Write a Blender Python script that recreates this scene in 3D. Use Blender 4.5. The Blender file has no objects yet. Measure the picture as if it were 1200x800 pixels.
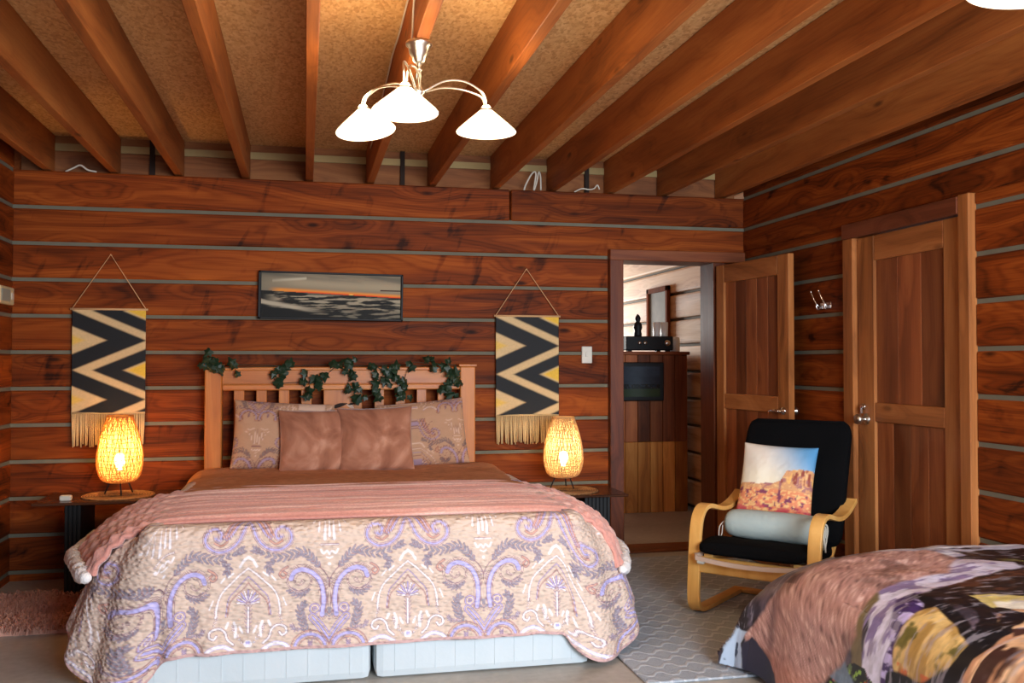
import bpy, bmesh, math, random
import numpy as np
from mathutils import Vector, Matrix, Euler
PI = math.pi
S = bpy.context.scene
C = S.collection
R = random.Random(7)

# ------------------------------------------------------------------ helpers
def lin(c):
    return tuple(((v / 12.92) if v <= .04045 else ((v + .055) / 1.055) ** 2.4) for v in c)
def rgb(r, g, b):
    return lin((r / 255, g / 255, b / 255))

class MB:
    """collects geometry, built as one mesh object"""
    def __init__(s): s.v = []; s.f = []; s.m = []; s.sm = []; s.uv = None
    def add(s, vs, fs, mi=0, smooth=False):
        o = len(s.v); s.v += [tuple(p) for p in vs]
        for f in fs: s.f.append(tuple(i + o for i in f)); s.m.append(mi); s.sm.append(smooth)
    def box(s, x0, x1, y0, y1, z0, z1, c=0.0, mi=0, mat=None):
        if c <= 0:
            vs = [(x, y, z) for x in (x0, x1) for y in (y0, y1) for z in (z0, z1)]
            fs = [(0, 1, 3, 2), (4, 6, 7, 5), (0, 4, 5, 1), (2, 3, 7, 6), (0, 2, 6, 4), (1, 5, 7, 3)]
        else:
            bm = bmesh.new(); bmesh.ops.create_cube(bm, size=1)
            for v in bm.verts:
                v.co = Vector(((x0 + x1) / 2 + v.co.x * (x1 - x0), (y0 + y1) / 2 + v.co.y * (y1 - y0), (z0 + z1) / 2 + v.co.z * (z1 - z0)))
            bmesh.ops.bevel(bm, geom=list(bm.edges), offset=c, segments=2 if c > .012 else 1, affect='EDGES', profile=.6)
            bm.verts.index_update()
            vs = [v.co.copy() for v in bm.verts]; fs = [tuple(v.index for v in f.verts) for f in bm.faces]; bm.free()
        if mat is not None: vs = [mat @ Vector(p) for p in vs]
        s.add(vs, fs, mi)
    def tube(s, pts, r, n=8, mi=0, closed=False, cap=True):
        pts = [Vector(p) for p in pts]; m = len(pts)
        rs = r if isinstance(r, (list, tuple)) else [r] * m
        vs = []; prev = None
        for i, p in enumerate(pts):
            a = pts[(i - 1) % m] if (closed or i > 0) else p
            b = pts[(i + 1) % m] if (closed or i < m - 1) else p
            t = (b - a).normalized()
            if prev is None:
                up = Vector((0, 0, 1)) if abs(t.z) < .9 else Vector((1, 0, 0))
                u = t.cross(up).normalized()
            else:
                u = (prev - t * prev.dot(t)).normalized()
            prev = u; w = t.cross(u)
            for k in range(n):
                an = 2 * PI * k / n
                vs.append(p + (u * math.cos(an) + w * math.sin(an)) * rs[i])
        fs = []
        for i in range(m if closed else m - 1):
            j = (i + 1) % m
            for k in range(n):
                l = (k + 1) % n
                fs.append((i * n + k, i * n + l, j * n + l, j * n + k))
        if cap and not closed:
            fs.append(tuple(range(n - 1, -1, -1))); fs.append(tuple((m - 1) * n + k for k in range(n)))
        s.add(vs, fs, mi, True)
    def lathe(s, prof, n=32, mi=0, o=(0, 0, 0), mat=None):
        vs = []; fs = []; m = len(prof)
        for r, z in prof:
            for k in range(n):
                an = 2 * PI * k / n
                p = Vector((r * math.cos(an), r * math.sin(an), z))
                if mat is not None: p = mat @ p
                vs.append(p + Vector(o))
        for i in range(m - 1):
            for k in range(n):
                l = (k + 1) % n
                fs.append((i * n + k, i * n + l, (i + 1) * n + l, (i + 1) * n + k))
        s.add(vs, fs, mi, True)
    def strip(s, pts, wdir, w, t, mi=0):
        """rectangular bar swept along pts; wdir = width direction, t = thickness"""
        pts = [Vector(p) for p in pts]; wd = Vector(wdir).normalized(); m = len(pts); vs = []; fs = []
        for i, p in enumerate(pts):
            tt = (pts[min(i + 1, m - 1)] - pts[max(i - 1, 0)]).normalized()
            nn = tt.cross(wd).normalized()
            for a, b in ((-1, -1), (1, -1), (1, 1), (-1, 1)):
                vs.append(p + wd * a * w / 2 + nn * b * t / 2)
        for i in range(m - 1):
            for k in range(4):
                l = (k + 1) % 4
                fs.append((i * 4 + k, i * 4 + l, i * 4 + 4 + l, i * 4 + 4 + k))
        fs += [(3, 2, 1, 0), tuple((m - 1) * 4 + k for k in range(4))]
        s.add(vs, fs, mi)
    def grid(s, nu, nv, fn, mi=0, closeu=False):
        vs = [fn(i / (nu - 1) if not closeu else i / nu, j / (nv - 1)) for j in range(nv) for i in range(nu)]
        fs = []
        for j in range(nv - 1):
            for i in range(nu if closeu else nu - 1):
                k = (i + 1) % nu
                fs.append((j * nu + i, j * nu + k, (j + 1) * nu + k, (j + 1) * nu + i))
        s.add(vs, fs, mi, True)
    def build(s, name, mats, parent=None, bevel=0):
        me = bpy.data.meshes.new(name)
        me.from_pydata(s.v, [], s.f)
        for m in (mats if isinstance(mats, (list, tuple)) else [mats]): me.materials.append(m)
        me.polygons.foreach_set('material_index', s.m)
        me.polygons.foreach_set('use_smooth', s.sm)
        me.update()
        o = bpy.data.objects.new(name, me); C.objects.link(o)
        if parent is not None: o.parent = parent
        if bevel:
            md = o.modifiers.new('bevel', 'BEVEL'); md.width = bevel; md.segments = 2; md.limit_method = 'ANGLE'
        return o

def fixnormals(o):
    bm = bmesh.new(); bm.from_mesh(o.data); bmesh.ops.recalc_face_normals(bm, faces=list(bm.faces)); bm.to_mesh(o.data); bm.free()
def npmesh(name, P, nu, nv, mat, col=None, parent=None, flip=False):
    """P: (nv*nu,3) numpy grid -> mesh with optional per-vertex colour (linear)"""
    me = bpy.data.meshes.new(name)
    j, i = np.meshgrid(np.arange(nv - 1), np.arange(nu - 1), indexing='ij')
    a = (j * nu + i).ravel()
    q = np.stack([a, a + 1, a + nu + 1, a + nu], 1)
    if flip: q = q[:, ::-1]
    nq = len(q)
    me.vertices.add(len(P)); me.vertices.foreach_set('co', np.ascontiguousarray(P, np.float32).ravel())
    me.loops.add(nq * 4); me.loops.foreach_set('vertex_index', np.ascontiguousarray(q, np.int32).ravel())
    me.polygons.add(nq)
    me.polygons.foreach_set('loop_start', np.arange(nq, dtype=np.int32) * 4)
    me.polygons.foreach_set('use_smooth', np.ones(nq, bool))
    me.update(calc_edges=True); me.validate()
    if col is not None: setcol(me, col)
    me.materials.append(mat)
    o = bpy.data.objects.new(name, me); C.objects.link(o)
    if parent is not None: o.parent = parent
    return o
def setcol(me, col):
    at = me.color_attributes.new('print', 'FLOAT_COLOR', 'POINT')
    c4 = np.ones((len(col), 4), np.float32); c4[:, :3] = col
    at.data.foreach_set('color', c4.ravel())
def thing(name, label, cat, loc=(0, 0, 0), rz=0, group=None):
    o = bpy.data.objects.new(name, None); C.objects.link(o); o.empty_display_size = .1
    o.location = loc; o.rotation_euler = (0, 0, rz)
    return tag(o, label, cat, group)
def tag(o, label, cat, group=None):
    o['label'] = label; o['category'] = cat
    if group: o['group'] = group
    return o
def struct(o, label=None):
    o['kind'] = 'structure'
    if label: o['label'] = label
    return o
def copy_tree(o, parent=None):
    c = o.copy(); C.objects.link(c)
    if parent is not None: c.parent = parent
    for ch in [x for x in C.objects if x.parent == o]: copy_tree(ch, c)
    return c
def smoothpath(ctrl, n=60):
    """Catmull-Rom through control points"""
    P = [Vector(p) for p in ctrl]; P = [P[0] * 2 - P[1]] + P + [P[-1] * 2 - P[-2]]
    out = []; seg = len(P) - 3
    for k in range(n + 1):
        x = k / n * seg; i = min(int(x), seg - 1); t = x - i
        a, b, c, d = P[i:i + 4]
        out.append(.5 * ((2 * b) + (c - a) * t + (2 * a - 5 * b + 4 * c - d) * t * t + (3 * b - a - 3 * c + d) * t ** 3))
    return out

# numpy noise ---------------------------------------------------------
def vnoise(x, y, seed=0):
    xi = np.floor(x).astype(np.int64); yi = np.floor(y).astype(np.int64)
    fx = x - xi; fy = y - yi; fx = fx * fx * (3 - 2 * fx); fy = fy * fy * (3 - 2 * fy)
    def h(a, b):
        n = (a * 374761393 + b * 668265263 + seed * 974711) & 0x7fffffff
        n = ((n ^ (n >> 13)) * 1274126177) & 0x7fffffff
        return ((n ^ (n >> 16)) & 0xffff) / 65535.
    return (h(xi, yi) * (1 - fx) + h(xi + 1, yi) * fx) * (1 - fy) + (h(xi, yi + 1) * (1 - fx) + h(xi + 1, yi + 1) * fx) * fy
def fbm(x, y, seed=0, o=4):
    s = 0; a = .5; t = 0
    for k in range(o):
        s = s + a * vnoise(x * 2 ** k, y * 2 ** k, seed + k); t += a; a *= .5
    return s / t
def mixc(c, col, m):
    m = np.clip(m, 0, 1)[:, None]; return c * (1 - m) + np.array(col)[None, :] * m
def sstep(a, b, x):
    t = np.clip((x - a) / (b - a), 0, 1); return t * t * (3 - 2 * t)
def segdist(x, y, pts):
    d = np.full(x.shape, 1e9)
    for (ax, ay), (bx, by) in zip(pts[:-1], pts[1:]):
        vx, vy = bx - ax, by - ay; L = vx * vx + vy * vy + 1e-12
        t = np.clip(((x - ax) * vx + (y - ay) * vy) / L, 0, 1)
        d = np.minimum(d, np.hypot(x - ax - t * vx, y - ay - t * vy))
    return d
def inpoly(x, y, pts):
    r = np.zeros(x.shape, bool); n = len(pts)
    for i in range(n):
        ax, ay = pts[i]; bx, by = pts[(i + 1) % n]
        if ay == by: continue
        c = ((ay > y) != (by > y)) & (x < (bx - ax) * (y - ay) / (by - ay) + ax)
        r ^= c
    return r
def cr2(pts, n=40):
    return [(p.x, p.y) for p in smoothpath([(a, b, 0) for a, b in pts], n)]

# ------------------------------------------------------------------ materials
class NT:
    def __init__(s, name):
        s.m = bpy.data.materials.new(name); s.m.use_nodes = True
        s.t = s.m.node_tree; s.t.nodes.clear()
        s.out = s.n('ShaderNodeOutputMaterial')
    def n(s, ty, **kw):
        o = s.t.nodes.new(ty)
        for k, v in kw.items(): setattr(o, k, v)
        return o
    def l(s, a, b): s.t.links.new(a, b)
    def math(s, op, a, b=None, c=None, clamp=False):
        o = s.n('ShaderNodeMath', operation=op); o.use_clamp = clamp
        for i, v in enumerate((a, b, c)):
            if v is None: continue
            if isinstance(v, (int, float)): o.inputs[i].default_value = v
            else: s.l(v, o.inputs[i])
        return o.outputs[0]
    def vmath(s, op, a, b):
        o = s.n('ShaderNodeVectorMath', operation=op)
        for i, v in enumerate((a, b)):
            if isinstance(v, (tuple, list)): o.inputs[i].default_value = v
            elif isinstance(v, (int, float)): o.inputs[i].default_value = (v, v, v)
            else: s.l(v, o.inputs[i])
        return o.outputs[0]
    def mix(s, f, a, b, ty='MIX'):
        o = s.n('ShaderNodeMix', data_type='RGBA', blend_type=ty)
        for sock, v in ((o.inputs[0], f), (o.inputs[6], a), (o.inputs[7], b)):
            if isinstance(v, (int, float)): sock.default_value = v
            elif isinstance(v, (tuple, list)): sock.default_value = (*v[:3], 1)
            else: s.l(v, sock)
        return o.outputs[2]
    def ramp(s, f, stops):
        o = s.n('ShaderNodeValToRGB'); e = o.color_ramp.elements
        while len(e) < len(stops): e.new(.5)
        for k, (p, c) in enumerate(stops):
            e[k].position = p; e[k].color = (*c[:3], 1) if isinstance(c, (tuple, list)) else (c, c, c, 1)
        s.l(f, o.inputs[0]); return o.outputs[0]
    def obj(s): return s.n('ShaderNodeTexCoord').outputs['Object']
    def noise(s, vec, scale, detail=3, dist=0, rough=.5):
        o = s.n('ShaderNodeTexNoise'); o.inputs['Scale'].default_value = scale; o.inputs['Detail'].default_value = detail
        o.inputs['Distortion'].default_value = dist; o.inputs['Roughness'].default_value = rough
        s.l(vec, o.inputs['Vector']); return o.outputs['Fac']
    def bsdf(s, col, rough=.5, metal=0, spec=.5, bump=None, bstr=.3, bdist=.01, **kw):
        b = s.n('ShaderNodeBsdfPrincipled')
        for k, v in (('Base Color', col), ('Roughness', rough), ('Metallic', metal), ('Specular IOR Level', spec)):
            if isinstance(v, (int, float)): b.inputs[k].default_value = v
            elif isinstance(v, (tuple, list)): b.inputs[k].default_value = (*v[:3], 1)
            else: s.l(v, b.inputs[k])
        for k, v in kw.items(): b.inputs[k.replace('_', ' ')].default_value = v
        if bump is not None:
            bn = s.n('ShaderNodeBump'); bn.inputs['Strength'].default_value = bstr; bn.inputs['Distance'].default_value = bdist
            s.l(bump, bn.inputs['Height']); s.l(bn.outputs[0], b.inputs['Normal'])
        s.l(b.outputs[0], s.out.inputs[0]); return b

def wood(name, dark, mid, light, axis=0, rough=.5, var=.35, knots=.9, ring=16, big=1.0, fine=.25, spec=.3, rw=.14, lines=.05, smear=0):
    t = NT(name)
    co = t.obj()
    rnd = t.math('ADD', t.n('ShaderNodeNewGeometry').outputs['Random Per Island'], t.n('ShaderNodeObjectInfo').outputs['Random'])
    off = t.n('ShaderNodeCombineXYZ')
    for k, mlt in enumerate((41.3, 17.7, 29.1)): t.l(t.math('MULTIPLY', rnd, mlt), off.inputs[k])
    co = t.vmath('ADD', co, off.outputs[0])
    def sc(al, ac):
        v = [ac] * 3; v[axis] = al; return t.vmath('MULTIPLY', co, tuple(v))
    vor = t.n('ShaderNodeTexVoronoi'); vor.inputs['Scale'].default_value = 1
    t.l(sc(1.9 * big, 5.5 * big), vor.inputs['Vector'])
    dist = vor.outputs['Distance']
    kn = t.ramp(dist, [(0.0, 1), (.045, .9), (.11, 0)])
    halo = t.ramp(dist, [(0.0, 1), (.45, 0)])
    n0 = t.noise(sc(.3 * big, 3.0 * big), 1, 2, .25)
    base = t.math('ADD', n0, t.math('MULTIPLY', halo, .11))
    rings = t.math('ADD', t.math('MULTIPLY', t.math('SINE', t.math('MULTIPLY', base, ring * 6.28)), .5), .5)
    fr_ = t.math('POWER', t.math('ADD', t.math('MULTIPLY', t.math('SINE', t.math('MULTIPLY', t.math('ADD', base, t.math('MULTIPLY', t.noise(sc(3, 20), 1, 2), .012)), ring * 26)), .5), .5), 2.5)
    n1 = t.noise(sc(.7 * big, 6 * big), 1, 5, .5)
    n2 = t.noise(sc(4, 170), 1, 2)
    f = t.math('ADD', t.math('MULTIPLY', rings, rw), t.math('MULTIPLY', n1, 1.0 - rw - fine * .5))
    f = t.math('ADD', f, t.math('MULTIPLY', n2, fine))
    f = t.math('SUBTRACT', t.math('SUBTRACT', f, .06), t.math('MULTIPLY', fr_, lines))
    if smear:
        rot = t.n('ShaderNodeVectorRotate', rotation_type='EULER_XYZ'); rot.inputs['Rotation'].default_value = (.9, .9, .9); t.l(co, rot.inputs['Vector'])
        sv = [9.0 * big] * 3; sv[axis] = 2.6 * big
        sm = t.ramp(t.noise(t.vmath('MULTIPLY', rot.outputs[0], tuple(sv)), 1, 3, .6), [(.60, 0), (.74, 1)])
        f = t.math('SUBTRACT', f, t.math('MULTIPLY', sm, smear))
    col = t.ramp(f, [(.22, dark), (.48, mid), (.75, light)])
    col = t.mix(t.math('MULTIPLY', kn, knots), col, tuple(c * .22 for c in dark))
    br = t.math('ADD', t.math('MULTIPLY', t.math('SUBTRACT', t.math('FRACT', t.math('MULTIPLY', rnd, 7.31)), .5), var * 2), 1)
    cb = t.n('ShaderNodeCombineColor')
    for k in range(3): t.l(br, cb.inputs[k])
    col = t.mix(1.0, col, cb.outputs[0], 'MULTIPLY')
    rg = t.math('ADD', t.math('MULTIPLY', n1, .25), rough - .12)
    t.bsdf(col, rg, spec=spec, bump=f, bstr=.25, bdist=.004)
    return t.m
def plain(name, col, rough=.5, metal=0, spec=.5, nscale=0, namt=.15, bump=0, bscale=60, **kw):
    t = NT(name); c = col; co = t.obj(); bp = None
    n = t.noise(co, nscale or 6, 3)
    c = t.mix(n, tuple(v * (1 - namt) for v in col), tuple(min(v * (1 + namt), 1) for v in col))
    if bump: bp = t.noise(co, bscale, 3)
    t.bsdf(c, rough, metal, spec, bump=bp, bstr=bump, bdist=.006, **kw)
    return t.m
def printed(name, rough=.8, bump=0, bscale=(60, 60, 60), sheen=0, spec=.2, voro=False, bd=.008):
    t = NT(name); a = t.n('ShaderNodeVertexColor'); a.layer_name = 'print'
    bp = None
    if bump:
        if voro:
            v = t.n('ShaderNodeTexVoronoi'); v.feature = 'SMOOTH_F1'; v.inputs['Scale'].default_value = 1
            t.l(t.vmath('MULTIPLY', t.obj(), bscale), v.inputs['Vector']); bp = t.math('SUBTRACT', 1, v.outputs['Distance'])
        else: bp = t.noise(t.vmath('MULTIPLY', t.obj(), bscale), 1, 2)
    b = t.bsdf(a.outputs['Color'], rough, 0, spec, bump=bp, bstr=bump, bdist=bd)
    if sheen: b.inputs['Sheen Weight'].default_value = sheen; b.inputs['Sheen Roughness'].default_value = .4
    return t.m

LOGC = (rgb(48, 17, 3), rgb(114, 48, 11), rgb(154, 77, 25))
M = {}
M['log_x'] = wood('red_log_along_x', *LOGC, axis=0, rough=.6, spec=.12, var=.26, ring=8, lines=.09, smear=.22, fine=.3)
M['log_y'] = wood('red_log_along_y', *LOGC, axis=1, rough=.6, spec=.15, var=.26, ring=8, lines=.09, smear=.22, fine=.3)
M['chink'] = plain('grey_chinking', rgb(106, 102, 86), .85, nscale=9, namt=.2)
M['joist'] = wood('joist_fir', rgb(104, 52, 20), rgb(158, 88, 38), rgb(186, 116, 56), axis=1, rough=.6, var=.12, ring=6, rw=.1, knots=.7)
M['block'] = wood('blocking_pine', rgb(100, 56, 30), rgb(140, 84, 46), rgb(160, 104, 60), axis=0, rough=.7)
M['cedar'] = wood('cedar_door', rgb(108, 60, 28), rgb(158, 96, 50), rgb(184, 120, 68), axis=2, rough=.42, var=.12, knots=.5, ring=7)
M['cedar_h'] = wood('cedar_door_rail', rgb(108, 60, 28), rgb(154, 92, 48), rgb(180, 116, 66), axis=1, rough=.42, var=.1, knots=.5, ring=7)
M['cedar_hx'] = wood('cedar_rail_x', rgb(108, 60, 28), rgb(154, 92, 48), rgb(180, 116, 66), axis=0, rough=.42, var=.1, knots=.5, ring=7)
M['plank'] = wood('cedar_panel_planks', rgb(84, 42, 22), rgb(130, 70, 38), rgb(160, 96, 54), axis=2, rough=.42, var=.5, knots=.3, ring=6)
M['trim_d'] = wood('dark_jamb', rgb(58, 25, 11), rgb(92, 42, 19), rgb(112, 58, 30), axis=2, rough=.45, var=.1, knots=.3)
M['trim_dx'] = wood('dark_head', rgb(74, 34, 15), rgb(118, 58, 26), rgb(140, 78, 40), axis=0, rough=.45, var=.1, knots=.3)
M['trim_dy'] = wood('dark_head_side', rgb(70, 34, 20), rgb(104, 52, 30), rgb(124, 68, 42), axis=1, rough=.45, var=.1, knots=.3)
M['bedpine'] = wood('bed_pine_upright', rgb(148, 78, 30), rgb(182, 106, 46), rgb(202, 128, 62), axis=2, rough=.4, var=.06, knots=.15, ring=5)
M['bedpine_x'] = wood('bed_pine_rail', rgb(148, 78, 30), rgb(182, 106, 46), rgb(202, 128, 62), axis=0, rough=.4, var=.06, knots=.15, ring=5)
M['clad'] = wood('knotty_cladding', rgb(134, 74, 28), rgb(196, 122, 52), rgb(220, 152, 76), axis=2, rough=.45, var=.3, knots=.9, ring=7)
M['frame_w'] = wood('red_brown_frame', rgb(90, 46, 26), rgb(130, 70, 42), rgb(150, 90, 58), axis=2, rough=.9, spec=.05, knots=0)
M['palelog'] = wood('pale_hall_log', rgb(150, 104, 76), rgb(206, 172, 134), rgb(226, 200, 164), axis=1, rough=.7, var=.12, knots=.6, ring=8)
M['birch'] = wood('birch_bentwood', rgb(206, 146, 72), rgb(226, 170, 94), rgb(236, 186, 112), axis=2, rough=.35, var=.03, knots=0, ring=3, fine=.12)
M['tabletop'] = wood('dark_table_top', rgb(50, 28, 18), rgb(74, 42, 26), rgb(92, 56, 36), axis=0, rough=.25, var=.05, knots=0)
M['black'] = plain('black_satin', (.005, .005, .006), .55, spec=.3)
M['blackfab'] = plain('black_canvas', (.004, .004, .0045), .95, spec=.05, bump=.3, bscale=300)
M['nickel'] = plain('brushed_nickel', (.62, .58, .52), .28, 1)
M['chrome'] = plain('chrome_metal', (.75, .75, .76), .15, 1)
M['white'] = plain('white_plastic', rgb(204, 198, 184), .4)
M['cable'] = plain('pale_cable_sheath', rgb(205, 196, 180), .5)
M['sherpa'] = plain('white_sherpa', rgb(236, 232, 230), .95, spec=.1, bump=1.0, bscale=90)
M['beige'] = plain('beige_piping', rgb(196, 168, 148), .8, spec=.2)
M['bolster'] = plain('pale_blue_fleece', rgb(176, 188, 184), .95, spec=.1, nscale=5, namt=.06, bump=.4, bscale=40)
M['leaf'] = plain('ivy_leaf', rgb(20, 44, 24), .5, nscale=14, namt=.45)
M['vine'] = plain('ivy_stem', rgb(40, 40, 22), .7)
M['raffia'] = plain('cream_cotton', rgb(204, 172, 124), .9, spec=.1, nscale=40, namt=.1)
M['cord'] = plain('jute_cord', rgb(206, 160, 112), .9)
M['glassdark'] = plain('screen_glass', (.012, .014, .016), .12)
M['brownq'] = plain('brown_velvet', rgb(186, 128, 94), .9, spec=.15, nscale=22, namt=.35, bump=.5, bscale=60)
M['darkstud'] = plain('dark_gap', rgb(38, 24, 16), .9)
M['cream_strip'] = plain('cream_batten', rgb(160, 136, 90), .8)
M['white_china'] = plain('white_china', rgb(225, 225, 220), .3)
M['fluff'] = plain('pink_sheepskin', rgb(206, 156, 138), .95, spec=.05, nscale=12, namt=.2)
def osb():
    t = NT('chipboard_ceiling'); co = t.obj()
    v = t.n('ShaderNodeTexVoronoi'); v.inputs['Scale'].default_value = 1
    w = t.vmath('ADD', t.vmath('MULTIPLY', co, (95, 42, 95)), t.vmath('MULTIPLY', t.n('ShaderNodeTexNoise').outputs['Color'], 1.0))
    t.l(w, v.inputs['Vector'])
    sep = t.n('ShaderNodeSeparateColor'); t.l(v.outputs['Color'], sep.inputs[0])
    n = t.noise(co, 70, 3, 1.0); big = t.noise(co, 2.2, 3)
    f = t.math('ADD', t.math('MULTIPLY', sep.outputs[0], .42), t.math('ADD', t.math('MULTIPLY', n, .45), t.math('MULTIPLY', big, .2)))
    col = t.ramp(f, [(.2, rgb(176, 126, 74)), (.5, rgb(212, 164, 106)), (.85, rgb(230, 190, 134))])
    t.bsdf(col, .7, spec=.25, bump=f, bstr=.2, bdist=.003); return t.m
M['osb'] = osb()
def concrete():
    t = NT('polished_concrete'); co = t.obj()
    n = t.noise(co, 1.6, 5, .6); m = t.noise(co, 26, 4)
    f = t.math('ADD', t.math('MULTIPLY', n, .7), t.math('MULTIPLY', m, .3))
    col = t.ramp(f, [(.3, rgb(148, 140, 130)), (.55, rgb(178, 172, 163)), (.75, rgb(198, 193, 184))])
    t.bsdf(col, t.math('ADD', t.math('MULTIPLY', n, .25), .32), spec=.4, bump=m, bstr=.08, bdist=.003); return t.m
M['concrete'] = concrete()
def rugmat():
    t = NT('grey_scallop_rug'); co = t.obj()
    sx = t.n('ShaderNodeSeparateXYZ'); t.l(co, sx.inputs[0])
    x, y = sx.outputs[0], sx.outputs[1]
    wob = t.math('MULTIPLY', t.math('SUBTRACT', t.noise(co, 9, 2), .5), .02)
    row = t.math('FLOOR', t.math('DIVIDE', y, .095))
    tri = t.math('PINGPONG', t.math('ADD', t.math('ADD', x, t.math('MULTIPLY', row, .037)), wob), .055)
    tri = t.math('MAXIMUM', t.math('MINIMUM', tri, .042), .014)
    v = t.math('ADD', t.math('ADD', y, wob), t.math('MULTIPLY', tri, -1.5))
    fr = t.math('FRACT', t.math('DIVIDE', v, .095))
    line = t.ramp(fr, [(0, .0), (.08, 1), (.22, .9), (.36, .1), (1, .0)])
    fib = t.noise(t.vmath('MULTIPLY', co, (120, 220, 100)), 1, 3); big = t.noise(co, 5, 3)
    base = t.mix(fib, rgb(136, 145, 156), rgb(188, 196, 206))
    lc = t.mix(fib, rgb(190, 198, 206), rgb(228, 232, 236))
    col = t.mix(t.math('MULTIPLY', line, t.math('ADD', t.math('MULTIPLY', big, .8), .25), clamp=True), base, lc)
    t.bsdf(col, .95, spec=.1, bump=t.math('ADD', line, fib), bstr=.6, bdist=.006); return t.m
M['rug'] = rugmat()
def pinkblanket():
    t = NT('pink_ribbed_fleece'); co = t.obj()
    sx = t.n('ShaderNodeSeparateXYZ'); t.l(co, sx.inputs[0])
    y = t.math('ADD', sx.outputs[1], t.math('MULTIPLY', t.noise(co, 4, 2), .02))
    s1 = t.noise(t.vmath('MULTIPLY', co, (1.2, 30, 1.2)), 1, 3)
    n = t.noise(co, 80, 3)
    f = t.math('ADD', t.math('MULTIPLY', s1, .75), t.math('MULTIPLY', n, .25))
    col = t.ramp(f, [(.3, rgb(192, 126, 114)), (.5, rgb(218, 156, 142)), (.68, rgb(240, 200, 186))])
    b = t.bsdf(col, .95, spec=.1, bump=n, bstr=.5, bdist=.006); b.inputs['Sheen Weight'].default_value = .3
    return t.m
M['pink'] = pinkblanket()
def velvet():
    t = NT('mauve_velvet'); co = t.obj(); n = t.noise(co, 5, 4, .8)
    col = t.ramp(n, [(.3, rgb(126, 78, 58)), (.52, rgb(162, 108, 84)), (.72, rgb(206, 156, 130))])
    b = t.bsdf(col, .85, spec=.2, bump=n, bstr=.4, bdist=.02); b.inputs['Sheen Weight'].default_value = .45; b.inputs['Sheen Roughness'].default_value = .35
    return t.m
M['velvet'] = velvet()
def tick():
    t = NT('white_quilted_ticking'); co = t.obj()
    col = t.mix(t.noise(co, 3, 3), rgb(186, 196, 200), rgb(206, 212, 214))
    t.bsdf(col, .8, spec=.2, bump=t.noise(co, 50, 2), bstr=.15, bdist=.004); return t.m
M['tick'] = tick()
M['quilt'] = printed('paisley_quilting', .75, 1.0, (42, 42, 84), sheen=.1, voro=True, bd=.013)
M['animal'] = printed('photo_print_sateen', .42, .12, (14, 14, 14), spec=.4)
M['print'] = printed('printed_canvas', .6)
M['cushprint'] = printed('printed_polyester', .7)
def shade_glass(name, col, st):
    t = NT(name)
    b = t.bsdf(rgb(250, 244, 226), .35, spec=.4); b.inputs['Emission Color'].default_value = (*col, 1); b.inputs['Emission Strength'].default_value = st
    return t.m
M['opal'] = shade_glass('lit_opal_glass', (1, .84, .58), 1.5)
M['opal2'] = shade_glass('lit_cream_glass', (1, .80, .5), .95)
def bamboo(name, c, clear=0):
    t = NT(name); co = t.obj(); n = t.noise(co, 40, 2)
    col = t.mix(n, tuple(v * .86 for v in c), c); gap = t.n('ShaderNodeBsdfTransparent')
    d = t.n('ShaderNodeBsdfDiffuse'); tr = t.n('ShaderNodeBsdfTranslucent'); mx = t.n('ShaderNodeMixShader'); mx.inputs[0].default_value = .6
    t.l(col, d.inputs[0]); t.l(col, tr.inputs[0]); t.l(d.outputs[0], mx.inputs[1]); t.l(tr.outputs[0], mx.inputs[2]); m2 = t.n('ShaderNodeMixShader'); m2.inputs[0].default_value = clear
    t.l(mx.outputs[0], m2.inputs[1]); t.l(gap.outputs[0], m2.inputs[2]); t.l(m2.outputs[0] if clear else mx.outputs[0], t.out.inputs[0])
    return t.m
M['bamboo'] = bamboo('woven_bamboo', rgb(232, 178, 100))
def emit(name, col, st):
    t = NT(name); e = t.n('ShaderNodeEmission'); e.inputs[0].default_value = (*col, 1); e.inputs[1].default_value = st
    t.l(e.outputs[0], t.out.inputs[0]); return t.m
M['liner'] = bamboo('added_lamp_diffuser', rgb(214, 180, 124), .5)  # half-clear diffuser added inside the wicker lamps to even out their glow
M['bamboo2'] = bamboo('pale_woven_bamboo', rgb(232, 200, 150))
M['bulb'] = emit('warm_bulb', (1, .72, .32), 30)
def wickermat():
    t = NT('round_wicker'); co = t.obj()
    ln = t.n('ShaderNodeVectorMath', operation='LENGTH'); t.l(co, ln.inputs[0])
    f = t.math('ADD', t.math('MULTIPLY', t.math('SINE', t.math('MULTIPLY', ln.outputs['Value'], 420)), .3), t.noise(co, 60, 2))
    col = t.ramp(f, [(.2, rgb(70, 44, 24)), (.6, rgb(132, 90, 52)), (1, rgb(170, 126, 80))])
    t.bsdf(col, .75, bump=f, bstr=.6, bdist=.004); return t.m
M['wicker'] = wickermat()
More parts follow.
